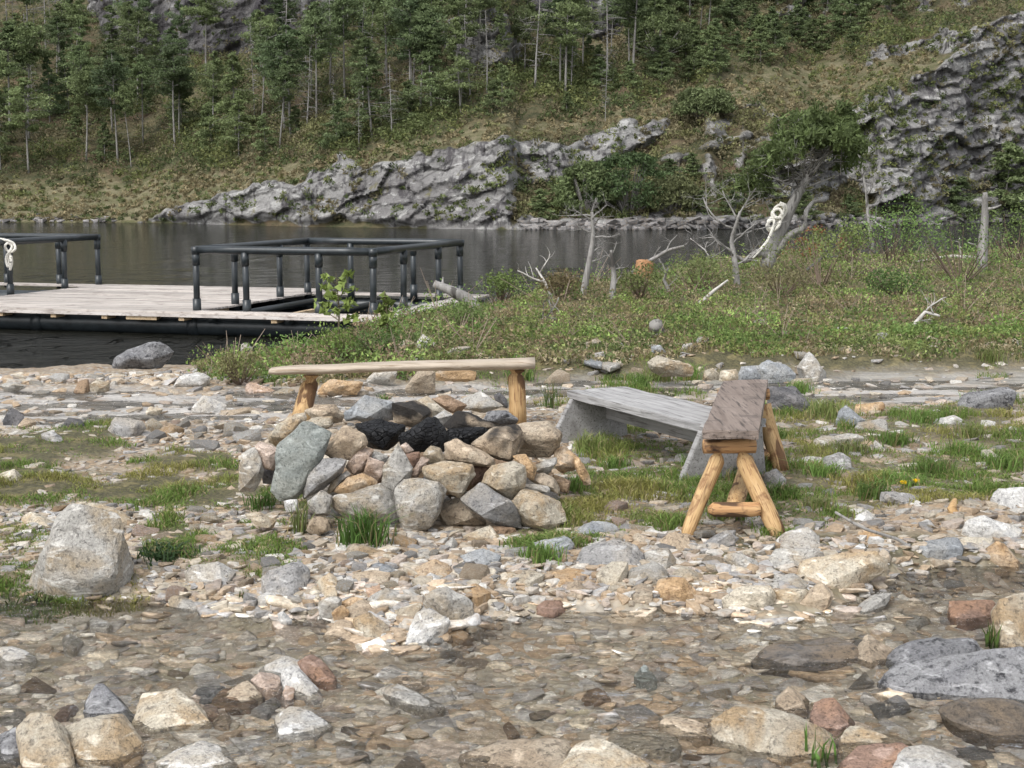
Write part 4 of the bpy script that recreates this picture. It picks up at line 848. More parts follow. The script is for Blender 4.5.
log('leg',[PD(722,408,8.35),PD(716,425,8.3),PD(700,478,8.2)],[.04,.045,.045,.042,.038],M_peel,legbench,seed=6)
log('stretcher',[PD(708,510,6.74),PD(716,509.5,6.73),PD(752,509.5,6.72),PD(760,509,6.72)],[.014,.034,.036,.036,.034,.03],M_peelx,legbench,seed=7,wob=.05)
log('stretcher',[PD(722,455,8.22),PD(778,455,8.22)],[.03,.036,.036,.03],M_peelx,legbench,seed=8)
log('stretcher',[PD(733,508,6.78),PD(738,495,7.0),PD(748,458,8.15)],[.03,.042,.042,.04,.04],M_peel,legbench,seed=10,label='long middle stretcher pole running front to back')
# half log bench behind the fire pit
lb=P(410,424,0); logb=empty('log_bench',(lb.x,9.7,0),'long pale log bench on two stumpy posts directly behind the stone fire pit','bench','rustic benches round the fire pit')
sp=[PD(270.5,370.5,9.55),PD(300,369.3,9.57),PD(400,365.5,9.65),PD(500,363.5,9.74),PD(535,362.5,9.78)]
def halflog():
    mb=MB(); n=26; tt=np.linspace(0,1,n); A=np.array([tuple(p-logb.location) for p in sp]); c=np.stack([np.interp(tt,[0,.12,.5,.87,1],A[:,i]) for i in range(3)],1)
    k=14; V=[]
    for i,p in enumerate(c):
        r=.115*(.72 if i==0 else .92 if i==1 else 1); h=.030+.012*tt[i]; h*=(.75 if i==0 else 1)
        for j in range(k):
            a=j/k*2*math.pi; x=math.cos(a)*r; z=math.sin(a)*h; z=min(z,h*.62)+.003*noise(i*.5,j*.9,1.) ; x*=1+.05*noise(i*.4,3.,j*.1)
            V.append((p[0],p[1]+x,p[2]+z+.006*noise(i*.25,0,5.)))
    idx=np.arange(n*k).reshape(n,k); Q=np.stack([idx[:-1],np.roll(idx[:-1],-1,1),np.roll(idx[1:],-1,1),idx[1:]],-1).reshape(-1,4)
    V.append(c[0]);V.append(c[-1]); T_=[[n*k,idx[0,(i+1)%k],idx[0,i]] for i in range(k)]+[[n*k+1,idx[-1,i],idx[-1,(i+1)%k]] for i in range(k)]
    mb.add(V,T_,Q); return mb
halflog().build('seat',M_loglight,logb,True)
log('leg',[PD(517,369,9.78),PD(516.5,373,9.78),PD(516,379,9.78),PD(516.5,382,9.78),PD(518.5,424,9.74)],[.055,.05,.03,.052,.056,.056,.056,.058,.058],M_peel,logb,seed=12,n=12)
log('leg',[PD(311,375,9.62),PD(311,379,9.62),PD(310,385,9.62),PD(308,389,9.6),PD(300,422,9.45)],[.05,.045,.028,.048,.052,.055,.056,.058,.06],M_peel,logb,seed=14,n=12)
# weathered grey plank bench
z2=.32; A_,B_,C_,D_=P(569,391,z2),P(700,424,z2),P(722,409,z2),P(628,387,z2); C_=B_+(D_-A_)
pb=empty('plank_bench',((A_.x+C_.x)/2,(A_.y+C_.y)/2,0),'low weathered grey plank bench with slanting end boards between fire pit and log legged bench','bench','rustic benches round the fire pit')
L_=(B_-A_).normalized(); W_=(D_-A_).normalized(); up=Vector((0,0,1)); wd=(D_-A_).length
e=.05; t=Vector((0,0,-.045))
bevelbox('seat',[A_+t-L_*.03,B_+t+L_*.005,C_+t+L_*.005,D_+t-L_*.03,A_-L_*.03,B_+L_*.005,C_+L_*.005,D_-L_*.03],M_greyw,pb,rough=.006,cuts=9,seed=8)
def endboard(o,dirn):
    lo=o-Vector((0,0,z2-.004))-Vector((0,0,.03)); th=L_*.045*dirn
    b1=lo-W_*.17; b2=lo+W_*(wd-.02); t1=o-W_*.0+Vector((0,0,-.047 if dirn<0 else .004)); t2=t1+W_*(wd-.06)
    bevelbox('end_board',[b1,b1+th,b2+th,b2,t1,t1+th,t2+th,t2],M_greyz,pb,bev=.004)
endboard(A_+L_*.05,-1); endboard(B_+L_*.007,1)
q=A_+W_*(wd*.55)-Vector((0,0,.048)); q2=B_+W_*(wd*.55)-Vector((0,0,.048)); th=W_*.035; h=Vector((0,0,-.135))
bevelbox('rail_board',[q+h+L_*.052,q2+h,q2+h+th,q+h+th+L_*.052,q+L_*.052,q2,q2+th,q+th+L_*.052],M_greyz,pb,bev=.004)
# ---------------------------------------------------------------- floating dock with two railed pens
zd=-.15; A0=P(194.6,310.3,zd); e1=Vector((.9605,-.2785,0)); e2=Vector((.2785,.9605,0))
dk=empty('floating_dock',(A0.x,A0.y,-.5),'floating wooden dock on black pipes with black railings around two pens','dock')
O=Vector((A0.x,A0.y,0))-dk.location
def dp(a,b,z): return O+e1*a+e2*b+Vector((0,0,z))
mb=MB(); rg=np.random.RandomState(4)
def boards(a0,a1,b0,b1,w=.118):
    b=b0; i=0
    while b<b1-.02:
        ww=min(w,b1-b); j=rg.uniform(-.006,.006); x0=a0
        cutsx=[a0]+sorted([a0+(a1-a0)*q for q in ([rg.uniform(.3,.7)] if a1-a0>3 else [])])+[a1]
        for s0,s1 in zip(cutsx[:-1],cutsx[1:]): mb.box(dp(s0+.002,b,zd-.028+j*.5),e1*(s1-s0-.004),e2*(ww-.016),Vector((0,0,.028)),c=np.array((1,.99,.97))*rg.uniform(.62,1.08))
        b+=ww; i+=1
boards(-9.5,-4.5,-.30,.78); boards(-4.5,.10,-.30,4.95); boards(.10,3.18,-.30,.02); boards(-9.5,-4.5,4.55,4.95)
boards(.10,3.18,3.95,4.3)
mb.box(dp(2.80,.02,zd-.028),e1*.18,e2*3.93,Vector((0,0,.028))); mb.box(dp(2.99,.02,zd-.028),e1*.18,e2*3.93,Vector((0,0,.028)))
mb.build('decking',M_deck,dk)
mb=MB(); mb.box(dp(-9.5,-.325,zd-.075),e1*12.7,e2*.024,Vector((0,0,.045)));mb.build('fascia_board',M_deck,dk)
for a in (-6.6,-5.3,-4.1,-3.1,-2.2,-1.35,-.95,-.1,1.35,2.6):
    bevelbox('joist',[dk.location+dp(a+x,-.30+y,zd-.13 if z==0 else zd-.032) for z in (0,1) for x,y in ((0,0),(.09 if a not in (-.95,) else .5,0),(.09,1.4),(0,1.4))],M_joist,dk,bev=.003)
for b,zz in ((.05,-.37),(.75,-.40),(4.1,-.38)):
    mb=MB(); mb.tube([dp(x,b,zz) for x in np.linspace(-9.5,3.1,24)],.15,14); 
    for x in (-7.8,-5.2,-2.6,0,2.4): mb.tube([dp(x-.08,b,zz),dp(x+.08,b,zz)],.165,14)
    mb.build('float_pipe',M_pipe,dk,True)
for a in (.35,1.55): 
    mb=MB(); mb.tube([dp(a,-.2,-.26),dp(a,3.9,-.26)],.055,12); mb.build('cross_pipe',M_pipe,dk,True)
zr=.725
def pen(a0,b0,w,l,lab):
    mb=MB(); P4=[(a0,b0),(a0+w,b0),(a0+w,b0+l),(a0,b0+l)]
    for i in range(4):
        p,q=P4[i],P4[(i+1)%4]; mb.tube([dp(p[0]+(q[0]-p[0])*s,p[1]+(q[1]-p[1])*s,zr-(.03 if i%2 else 0)*0) for s in np.linspace(0,1,6)],.056,12)
        for s in (.02,.48,.52,.98): pass
    for p in P4:
        mb.tube([dp(p[0],p[1],zr-.06),dp(p[0],p[1],zr+.045),],.066,12)
    rl=mb.build('railing',M_pipe,dk,True); tag(rl,lab)
    ts=[(x,0) for x in (0,.29,.70,1)]+[(x,1) for x in (0,.29,.70,1)]+[(0,.31),(0,.72),(1,.31),(1,.72)]
    for x,y_ in ts:
        c=dp(a0+w*x,b0+l*y_,0); m2=MB(); lean=Vector((rg.uniform(-.012,.012),0,0))
        m2.tube([c+Vector((0,0,-.24)),c+lean+Vector((0,0,zr))],.047,12); m2.tube([c+Vector((0,0,-.24)),c+Vector((0,0,.02))],.062,12); m2.tube([c+lean+Vector((0,0,zr-.22)),c+lean+Vector((0,0,zr-.03))],.058,12)
        m2.build('post',M_pipe,rl,True)
pen(.03,.02,2.74,3.92,'black pipe railing of the right pen'); pen(-7.32,.95,2.74,3.92,'black pipe railing of the left pen')
# rope tied on the left railing
def rope(name,pts,r,label,cat='rope',k=7):
    pts=[Vector(p) for p in pts]; c=sum(pts,Vector())/len(pts); mb=MB(); P_=[]
    n=len(pts)*5; A=np.array([tuple(p-c) for p in pts]); tt=np.linspace(0,len(pts)-1,n)
    Q=[]
    for q in tt:      # Catmull-Rom
        i=int(min(q,len(pts)-2)); f=q-i; p0,p1,p2,p3=[A[min(max(i+d,0),len(A)-1)] for d in (-1,0,1,2)]
        Q.append(.5*((2*p1)+(-p0+p2)*f+(2*p0-5*p1+4*p2-p3)*f*f+(-p0+3*p1-3*p2+p3)*f**3))
    mb.tube(Q,r,k,wob=.15,seed=3); return tag(mb.build(name,M_rope,None,True,c),label,cat)
yR=(dk.location+dp(-4.0,1.2,0)).y
pc=dk.location+dp(-4.58,2.0,zr); yR=pc.y-.05
rp=[(0,239),(9,241),(14,244),(15,249),(11,252),(7,250),(5,246),(8,243),(12,246),(10,251),(7,256),(9,261),(8,267),(6,259),(9,253),(11,262),(10,270),(12,262),(11,256)]
rope('rope',[PY(u,v,yR+.02*(i%3)) for i,(u,v) in enumerate(rp)],.022,'white rope knotted over the left railing of the dock with its ends hanging down')
# ---------------------------------------------------------------- grass
def blades(mb,x,y,z,n,h,rg,spread,width,c,var=.3,lean=.5):
    """n bent blades round each root"""
    m=len(x)*n; X=np.repeat(x,n)+rg.normal(size=m)*spread; Y=np.repeat(y,n)+rg.normal(size=m)*spread; Z=np.repeat(z,n); H=np.repeat(h,n)*rg.uniform(.5,1.1,m)
    a=rg.rand(m)*6.283; l=rg.uniform(.1,1,m)*lean*H; dx,dy=np.cos(a)*l,np.sin(a)*l; b=rg.rand(m)*6.283; wx,wy=np.cos(b)*width,np.sin(b)*width
    wx=wx*(.6+.8*rg.rand(m)); base_=np.stack([X,Y,Z-.01],1); W1=np.stack([wx,wy,0*wx],1)*.5
    mid=base_+np.stack([dx*.3,dy*.3,H*.6],1); tip=base_+np.stack([dx,dy,H*(1-.25*lean)],1)
    V=np.stack([base_-W1,base_+W1,mid+W1*.8,mid-W1*.8,tip],1).reshape(-1,3); i=np.arange(m)*5
    cc=np.asarray(c,float); cc=np.repeat(cc,n,0) if cc.ndim==2 else np.tile(cc,(m,1)); cc=cc*(1+var*(rg.rand(m,1)*2-1))
    dry=rg.rand(m)<.12; cc[dry]=np.array([.30,.25,.13])*(.7+.5*rg.rand(dry.sum(),1))
    mb.add(V,np.stack([i+3,i+2,i+4],1),np.stack([i,i+1,i+2,i+3],1),np.repeat(cc,5,0))
def sample(poly,n,rg,jit=0):
    xs=[p[0] for p in poly]; yy=[p[1] for p in poly]; u=rg.uniform(min(xs),max(xs),n*3); v=rg.uniform(min(yy),max(yy),n*3); k=inpoly(u,v,poly); u=u[k][:n]; v=v[k][:n]
    y=1.58*F/(v-190); x=(u-512)/F*y; return x,y,ground(x,y,False)
rg=np.random.RandomState(21)
mb=MB(); box=[(-60,366),(1084,362),(1084,610),(-60,610)]
x,y,z=sample(box,70000,rg); g=grassmask(x,y); u_=512+F*x/y; w_=190+1.58*F/y
foot=np.zeros(len(x),bool)
for a,b,c,t_ in ROCK_FOOT:
    if c>.05: foot|=((x-a)**2+(y-b)**2<(c*.8)**2)
patch=fbm(x*1.6,y*1.6,11.,3); k=(rg.rand(len(x))<np.clip(g*(.95+patch*1.2),0,1))&~foot; x,y,z,g,u_,w_,patch=[q[k] for q in (x,y,z,g,u_,w_,patch)]
h=.035+.09*np.clip(g,0,1)*sst(-.4,.8,fbm(x*2.6,y*2.6,3.,2)); h=h*np.where(u_>560,1.2,.85)
yel=sst(.0,.5,fbm(x*1.3,y*1.3,30.,2))[:,None]
col=np.array([.13,.195,.045])*(1-yel)+np.array([.25,.24,.075])*yel
blades(mb,x,y,z,8,h,rg,.022,.006,col,.35,.8)
tag(mb.build('grass',M_grass,None),'short green and yellowish grass and moss growing among the stones','grass',None,'stuff')
def tuft(u,v,hpx,wpx,label,col=(.10,.19,.04),n=90,name='grass_tuft',lean=.7,bw=.006,group=None,y=None):
    if y is None:
        p=P(u,v,0); z0=gz(p.x,p.y); p=P(u,v,z0); z0=gz(p.x,p.y)
    else: p=PY(u,v,y); z0=p.z
    s=p.y/F; mb=MB(); rr=np.random.RandomState(int(u*7+v)); H=np.full(1,hpx*s)
    blades(mb,np.zeros(1),np.zeros(1),np.zeros(1),n,H,rr,wpx*s*.16,bw,col,.35,lean*wpx/hpx*.8)
    return tag(mb.build(name,M_grass,None,False,(p.x,p.y,z0)),label,'grass tuft',group)
tuft(364,546,52,78,'dense bright green grass tuft at the foot of the fire pit',n=230,bw=.007)
tuft(300,534,42,30,'thin grass tuft left of the dense one, under the blue green slab',n=70,col=(.12,.15,.05))
tuft(262,510,26,40,'green grass clump against the base of the blue green slab',n=120)
tuft(818,770,50,60,'sparse long grass blades at the bottom edge of the photo',n=16,lean=.5,bw=.010)
tuft(165,560,26,75,'dark green leafy clump between big boulder and moss',n=200,col=(.05,.095,.035),bw=.011)
tuft(990,650,38,22,'grass blades at the left edge of the yellowish cream boulder',n=24,col=(.08,.13,.03),bw=.008)
tuft(110,590,22,50,'grass growing at the right foot of the big boulder',n=120,col=(.10,.12,.04))
tuft(40,604,20,80,'grass at the left foot of the big boulder',n=160,col=(.09,.12,.04))
tuft(243,605,14,22,'tiny grass sprig in front of the rounded grey brown rock',n=14,col=(.09,.11,.04))
tuft(550,408,34,22,'upright grass tuft between the right bench leg and the plank bench',n=50,col=(.10,.15,.045))
tuft(384,402,12,16,'tiny grass tuft on the wet rock under the log bench',n=30)
for i,(u,v,hh,ww) in enumerate([(830,420,26,44),(935,478,26,40),(905,488,22,60),(970,438,22,40),(870,500,24,36),(780,500,22,36),(850,455,20,44),(1005,470,22,36),(920,425,20,36),(660,385,24,30),(690,382,22,24),(640,392,20,26),(725,520,26,34),(770,440,18,34),(520,385,18,26),(590,455,26,30),(615,470,20,30),(573,492,20,26),(820,512,20,34),(990,400,18,40),(540,560,22,40),(560,548,20,34),(700,470,22,30),(895,445,20,34),(755,470,22,26),(820,478,22,40),(960,455,20,40),(645,520,14,40),(220,370,14,20),(800,398,16,26),(990,371,16,26)]):
    tuft(u,v,hh*1.25,ww*1.5,('broad' if ww>35 else 'small')+' grass tuft '+('right of the benches' if u>760 else 'near the plank bench' if u>600 else 'between fire pit and plank bench')+', '+('far' if v<420 else 'middle' if v<470 else 'near')+' row, '+('left' if u<870 else 'right')+' side',n=210,col=(.13,.21,.05) if i%3 else (.18,.22,.07),group='grass tufts right of the benches' if u>760 and v>410 else 'grass tufts about the benches')
# dandelions
for u,v,lab in ((640,485,0),(648,484,0)): pass
def flower(u,v,label):
    p=P(u,v+10,0); z0=gz(p.x,p.y); r=empty('dandelion',(p.x,p.y,z0),label,'flower'); H=10*p.y/F; mb=MB(); mb.tube([(0,0,0),(.004,0,H)],.002,5,(.1,.15,.04)); mb.build('stem',M_grass,r)
    mb=MB(); rr=np.random.RandomState(3); mb.leaves((.004,0,H),90,.017,.012,(.75,.52,.02),rr,.45,0,.5,.15); mb.build('blossom',M_grass,r)
flower(902,483,'larger yellow dandelion in the right grass, the left one'); flower(915,481,'smaller yellow dandelion in the right grass, the right one')
# ---------------------------------------------------------------- bank heath
rg=np.random.RandomState(31)
def bankpts(n,extra=None):
    # even spread over the picture area of the bank, thinning nowhere
    u=rg.uniform(-80,1110,n); w=rg.uniform(232,392,n); y=1.58*F/(w-190); x=(u-512)/F*y; return x,y,u,w
x,y,u,w=bankpts(26000); z=ground(x,y,False); k=(bankmask(x,y)>.5)&(z>-.55); x,y,z,u,w=[q[k] for q in (x,y,z,u,w)]
mb=MB()
pal=np.array([(.15,.215,.06),(.11,.17,.045),(.19,.225,.07),(.20,.16,.09),(.32,.27,.17),(.09,.12,.04),(.20,.24,.08)])
cl=fbm(x*.5,y*.5,3.,3); hgt=.04+.10*sst(-.2,.8,fbm(x*.8,y*.8,8.,3)); 
ph=(fbm(x*.7,y*.7,17.,3)+.8)/1.6*6.9
for i in range(len(x)):
    s=y[i]/F; ci=int(np.clip(ph[i]+rg.uniform(-1.2,1.2),0,6)); c=pal[ci]*rg.uniform(.75,1.2)
    near=max(.035,2.2*s); h_=hgt[i]*(1.25 if ci!=4 else .7)
    mb.leaves((x[i],y[i],z[i]+h_*.45),12,max(.07,h_*.9),near,c,rg,.75,.2,.55,.3,.4)
tag(mb.build('bank_heath',M_leaf,None),'low heather, bog myrtle and dry grass covering the bank behind the benches','heath',None,'stuff')
# bank grass, greener strip towards the rocks and dry strip beyond
mb=MB(); x,y,u,w=bankpts(26000); z=ground(x,y,False); m_=(bankmask(x,y)>.5)&(z>-.5); gr=fbm(x*.6,y*.6,50.,3)
k=m_&(rg.rand(len(x))<np.clip(.45+gr*.8+.4*sst(300,350,w),0,1)); x,y,z,u,w=[q[k] for q in (x,y,z,u,w)]
dry=sst(-.2,.5,fbm(x*.5,y*.5,60.,2)+.7*np.exp(-((w-318)/16)**2))[:,None]
blades(mb,x,y,z,5,.045+.075*rg.rand(len(x)),rg,.05,.010,np.array([.10,.145,.04])*(1-dry)+np.array([.25,.21,.11])*dry,.3,.7)
tag(mb.build('bank_grass',M_grass,None),'long green and straw coloured grass on the bank behind the benches','grass',None,'stuff')
mb=MB(); rg=np.random.RandomState(33); uu=rg.uniform(-60,1100,5200); ww=rg.uniform(236,385,5200)
yy=1.58*F/(ww-190); xx=(uu-512)/F*yy; zz=ground(xx,yy,False); kk=(bankmask(xx,yy)>.6)&(zz>-.5)&(rg.rand(5200)<np.clip(.22+fbm(xx*.6,yy*.6,77.,3)*1.3,.02,.9)*np.where((ww>322)&(uu>480),.35,1)); n_=0
PB=[(.17,.255,.065),(.11,.18,.05),(.22,.30,.085),(.21,.16,.10),(.085,.12,.04),(.20,.21,.09)]
tone=(fbm(xx*.35,yy*.35,90.,2)+.7)/1.4*6
for i in np.where(kk)[0]:
    s=yy[i]/F; R_=rg.uniform(.07,.24)*(1+.5*(yy[i]>20)); H_=R_*rg.uniform(.7,1.5); c=np.array(PB[int(np.clip(tone[i]+rg.uniform(-1.5,1.5),0,5))])*rg.uniform(.75,1.2)
    mb.leaves((xx[i],yy[i],zz[i]+H_*.35),int(55+120*R_),R_,max(.035,2.0*s),c,rg,H_/R_*.75,.35,.6,.35,.6)
    if rg.rand()<.25:
        for j in range(4): mb.tube([(xx[i],yy[i],zz[i]),(xx[i]+rg.normal()*R_*.8,yy[i]+rg.normal()*R_*.8,zz[i]+H_*rg.uniform(.9,1.6))],[.006,.003],3,(.24,.19,.15))
tag(mb.build('low_bushes',M_leaf,None),'knee high leafy bushes and twigs scattered through the heath of the bank','bushes',None,'stuff')
def shrub(u,v,wpx,hpx,label,col,n=10,per=60,name='shrub',leaf=2.6,group=None,stems=True,up=.3):
    y0=None; zg=0
    for _ in range(4): p=P(u,v,zg); zg=gz(p.x,p.y)
    s=p.y/F; W2,H=wpx*s*.5,hpx*s*1.25; col=tuple(x*1.25 for x in col); r=empty(name,(p.x,p.y,zg),label,'shrub',group); rr=np.random.RandomState(int(u*3+v)); mb=MB(); st=MB()
    for i in range(n):
        a=rr.rand()*6.28; q=rr.rand()**.5; e=(math.cos(a)*q*W2*.8,math.sin(a)*q*W2*.8,H*(.35+.5*rr.rand()*(1-q*.5))); mb.leaves(e,per,W2*.36+.02,leaf*s,col,rr,.8,.2,.6,.35,up)
        st.tube([(e[0]*.2,e[1]*.2,0),(e[0]*.7,e[1]*.7,e[2]*.6),e],[.012,.008,.003],5,(.16,.12,.09))
    mb.build('foliage',M_leaf,r); st.build('stem',M_leaf,r)
SG='low bushes on the bank'
for a in [(340,365,70,36,'bright green bush on the mound below the dock, left of the sapling',(.12,.18,.04)),(380,362,60,30,'darker green bush on the mound below the dock, right of the sapling',(.075,.12,.035)),(500,305,50,34,'green bush at the lake side of the bank, left of the bare snag',(.11,.15,.045)),
 (560,300,44,30,'brownish heather bush at the foot of the bare snag',(.15,.12,.06)),(640,300,60,34,'olive bush around the orange rotten stump',(.11,.13,.045)),(700,290,80,34,'broad olive bush right of the orange rotten stump',(.10,.12,.045)),(820,285,120,50,'wide light green bush under the leaning pine',(.12,.15,.05)),
 (890,262,120,58,'fresh green spreading juniper bush right of the leaning pine',(.10,.16,.045)),(960,282,120,60,'green bush before the short grey stump post',(.085,.13,.04)),(1015,262,90,52,'bush at the right photo edge behind the stump post',(.10,.14,.045)),(780,300,70,30,'low heather bush in front of the leaning pine',(.13,.12,.06)),
 (460,335,70,30,'low green bush above the right end of the log bench',(.10,.14,.045)),(240,384,50,34,'brown green tussock at the left end of the mound',(.13,.125,.055)),(900,300,70,28,'dark leafy patch in the middle of the bank',(.06,.10,.03)),(845,262,70,36,'ferny bush behind the rust coloured dead branches',(.12,.15,.05))]:
    shrub(a[0],a[1],a[2],a[3],a[4],a[5],n=16,per=70)
# leafy sapling by the dock
def sapling(u,v,hpx,wpx,label,n=9):
    zg=0
    for _ in range(4): p=P(u,v,zg); zg=gz(p.x,p.y)
    s=p.y/F; H=hpx*s; r=empty('sapling',(p.x,p.y,zg),label,'sapling'); rr=np.random.RandomState(int(u)); st=MB(); mb=MB(); st.tube([(0,0,0),(.02,0,H*.5),(-.01,0,H)],[.012,.009,.003],6,(.17,.14,.09))
    for i in range(n):
        h=H*(.35+.62*i/n); a=i*2.4; L=wpx*s*.5*(1.1-.5*i/n); e=Vector((math.cos(a)*L,math.sin(a)*L,h+.3*L)); st.tube([(0,0,h*.96),e*.5+Vector((0,0,h*.5)),e],[.006,.004,.002],5,(.17,.15,.08))
        for j in range(14): mb.leaves(Vector((0,0,h))+(e-Vector((0,0,h)))*rr.uniform(.3,1.1),1,.03,.075,(.20,.26,.07),rr,1,0,.9,.25)
    st.build('stem',M_leaf,r); mb.build('foliage',M_leaf,r)
sapling(338,348,76,44,'bright leafy sapling standing in front of the dock railing',14); sapling(386,348,62,14,'small thin sapling right of the bright leafy one',7)
# ---------------------------------------------------------------- dead wood on the bank
def grow(mb,p,d,L,r,depth,rr,gnarl=.35,k=6,c=(1,1,1),up=.0,nb=3,shrink=.62):
    n=5; pts=[Vector(p)]; d=Vector(d).normalized()
    for i in range(n): d=(d+Vector(rr.normal(size=3))*gnarl*.35+Vector((0,0,up*.2))).normalized(); pts.append(pts[-1]+d*(L/n))
    rad=np.linspace(r,r*.45 if depth else r*.2,n+1); mb.tube(pts,rad,k,c,wob=.12,seed=rr.rand()*9)
    if depth:
        for j in range(nb):
            i=rr.randint(2,n+1); a=Vector(rr.normal(size=3)).normalized(); dd=(d*.55+a*.85).normalized(); grow(mb,pts[i],dd,L*shrink*rr.uniform(.7,1.1),rad[i]*.6,depth-1,rr,gnarl,max(4,k-1),c,up,nb,shrink)
    return pts
def atground(u,v):
    zg=0
    for _ in range(4): p=P(u,v,zg); zg=gz(p.x,p.y)
    return Vector((p.x,p.y,zg))
def deadwood(name,path,label,cat,r0,r1,mat=None,twigs=(),base_uv=None,seed=1,depth=1,nb=3,k=9,Y=None,tl=.3,up=.2):
    """a trunk along picture points at one depth, with forked dead branches"""
    p0=atground(*path[0]) if Y is None else PY(path[0][0],path[0][1],Y); Y=p0.y; rr=np.random.RandomState(seed); mb=MB(); pts=[Vector((0,0,-.08))]+[PY(u,v,Y+rr.uniform(-.05,.05)*i)-p0 for i,(u,v) in enumerate(path)][1:]
    tt=np.linspace(0,1,len(pts)*3); A=np.array([tuple(p) for p in pts]); t=np.linspace(0,1,len(pts)); pp=np.stack([np.interp(tt,t,A[:,i]) for i in range(3)],1)
    mb.tube(pp,np.linspace(r0,r1,len(pp)),k,wob=.18,seed=seed); root=empty(name,p0,label,cat); mb.build('trunk',mat or M_snag,root,True)
    for tw in twigs:
        tb=MB(); f,du,dvv,L,r=tw; q=Vector((np.interp(f,t,A[:,0]),np.interp(f,t,A[:,1]),np.interp(f,t,A[:,2]))); grow(tb,q,(du,rr.uniform(-.4,.4),dvv),L,r,depth,rr,.5,6,up=up,nb=nb); tb.build('branch',mat or M_snag,root,True)
    return root
deadwood('dead_tree',[(582,296),(588,268),(593,240),(592,212)],'bare grey snag with short crooked twigs at the lake side of the bank','dead tree',.055,.02,twigs=[(.95,-.9,.5,.36,.014),(.9,.6,.6,.34,.014),(.7,.9,.2,.32,.014),(.75,-.9,.4,.36,.014),(.5,.8,.4,.28,.014),(.98,.2,1,.24,.012),(.4,.9,.1,.25,.012),(.85,.9,.5,.34,.012),(.88,-.7,.8,.3,.012)],seed=2,depth=2,nb=5)
deadwood('dead_tree',[(612,300),(614,275),(611,250)],'thin grey lichen covered snag right of the crooked one','dead tree',.05,.02,twigs=[(.6,.8,.4,.22,.010),(.8,-.5,.6,.2,.010),(.3,.7,.5,.2,.010),(.9,.6,.9,.2,.01)],seed=5,depth=1)
deadwood('dead_branch',[(628,272),(648,262),(668,250),(684,246)],'dead forked branch lying over the orange rotten stump','dead branch',.045,.02,twigs=[(.6,.8,.7,.4,.014),(.9,.9,.2,.35,.012),(.4,.6,.9,.3,.012)],seed=8,depth=1,Y=26.)
deadwood('fallen_log',[(482,315),(468,300),(452,291),(434,284)],'grey broken log sticking out over the dock corner','log',.11,.05,twigs=[(.85,.3,.9,.15,.03)],seed=3,depth=0,Y=20.0)
deadwood('dead_branch',[(556,302),(545,282),(536,268)],'small whitish dead twigs left of the grey snag','dead branch',.025,.01,M_white,[(.5,-.9,.3,.4,.015),(.8,.5,.8,.3,.012)],seed=4,depth=1)
deadwood('dead_tree',[(738,285),(735,262),(731,240),(740,212)],'pale tangled dead juniper left of the leaning pine','dead tree',.06,.02,twigs=[(.8,-.8,.5,.7,.018),(.7,.9,.4,.6,.018),(.5,-.9,.4,.7,.018),(.9,.3,.9,.6,.015),(.6,.9,.7,.5,.015),(.4,-.6,.8,.6,.015),(.3,.9,.1,.5,.015),(.9,-.5,.8,.5,.015)],seed=6,depth=2,nb=5)
deadwood('dead_tree',[(873,248),(868,215),(866,190),(858,150)],'thin grey bare tree right of the leaning pine','dead tree',.055,.016,twigs=[(.45,1,.05,1.1,.05),(.6,.5,.8,.5,.025),(.3,.9,-.3,.6,.03),(.75,-.5,.7,.35,.02)],seed=7,depth=1,Y=37.)
deadwood('tree_stump',[(982,268),(983,240),(985,215),(985,193)],'tall grey broken stump standing at the right in green bushes','stump',.10,.045,twigs=[(.75,.9,.2,.3,.04),(.4,.9,-.1,.35,.035),(.25,-.7,.1,.3,.03)],seed=9,depth=0)
deadwood('dead_branch',[(1000,262),(975,258),(950,256),(915,262)],'white dead branches lying behind the broken stump','dead branch',.05,.02,M_white,[(.5,-.2,.6,.4,.02),(.8,-.6,.5,.4,.02)],seed=10,depth=1,Y=30.)
deadwood('dead_branch',[(860,318),(800,322),(770,328)],'thin pale stick lying in the bank grass','dead branch',.015,.008,M_white,seed=11)
deadwood('tree_stump',[(657,338),(657,330),(656,324)],'small grey stump in the bank grass above the cream flat rock','stump',.085,.07,M_trunk,seed=12)
deadwood('rotten_stump',[(642,298),(642,278),(645,262)],'orange brown rotten stump standing in the bank heath','stump',.20,.15,M_orangew,[(.9,.4,.8,.12,.05),(.8,-.6,.8,.12,.05)],seed=13,depth=0,Y=25.5)
deadwood('dead_branch',[(620,335),(600,338),(572,344)],'whitish fallen branch in the bank grass','dead branch',.025,.015,M_white,seed=14)
deadwood('dead_branch',[(690,305),(715,290),(728,280)],'thin white dead branch leaning at the pale dead juniper','dead branch',.03,.012,M_white,seed=16)
for i,(pth,lab) in enumerate([([(725,262),(705,250),(690,238)],'thin grey dead stem leaning left beside the pale dead juniper'),([(800,272),(822,258),(838,256)],'grey driftwood branch by the rust coloured needles'),([(748,262),(760,252),(775,246)],'bleached root curling under the leaning pine'),([(905,318),(925,312),(940,316)],'short pale stick in the dry grass on the right of the bank'),([(530,322),(545,318),(562,320)],'short grey stick in the bank grass above the log bench'),([(672,292),(664,280),(668,268)],'thin dead twig right of the orange brown stump'),([(850,248),(868,240),(885,246)],'arched grey dead branch right of the leaning pine')]):
    deadwood('dead_branch',pth,lab,'dead branch',.032,.012,M_snag if i%3 else M_white,[(.5,.5,.8,.3,.012),(.8,-.5,.7,.25,.01),(.3,.6,.5,.25,.01)],seed=40+i,depth=1,nb=3)
deadwood('root',[(935,548),(900,540),(862,528),(835,512)],'thin grey root snaking over the right stream bank','root',.008,.006,M_snag,seed=15)
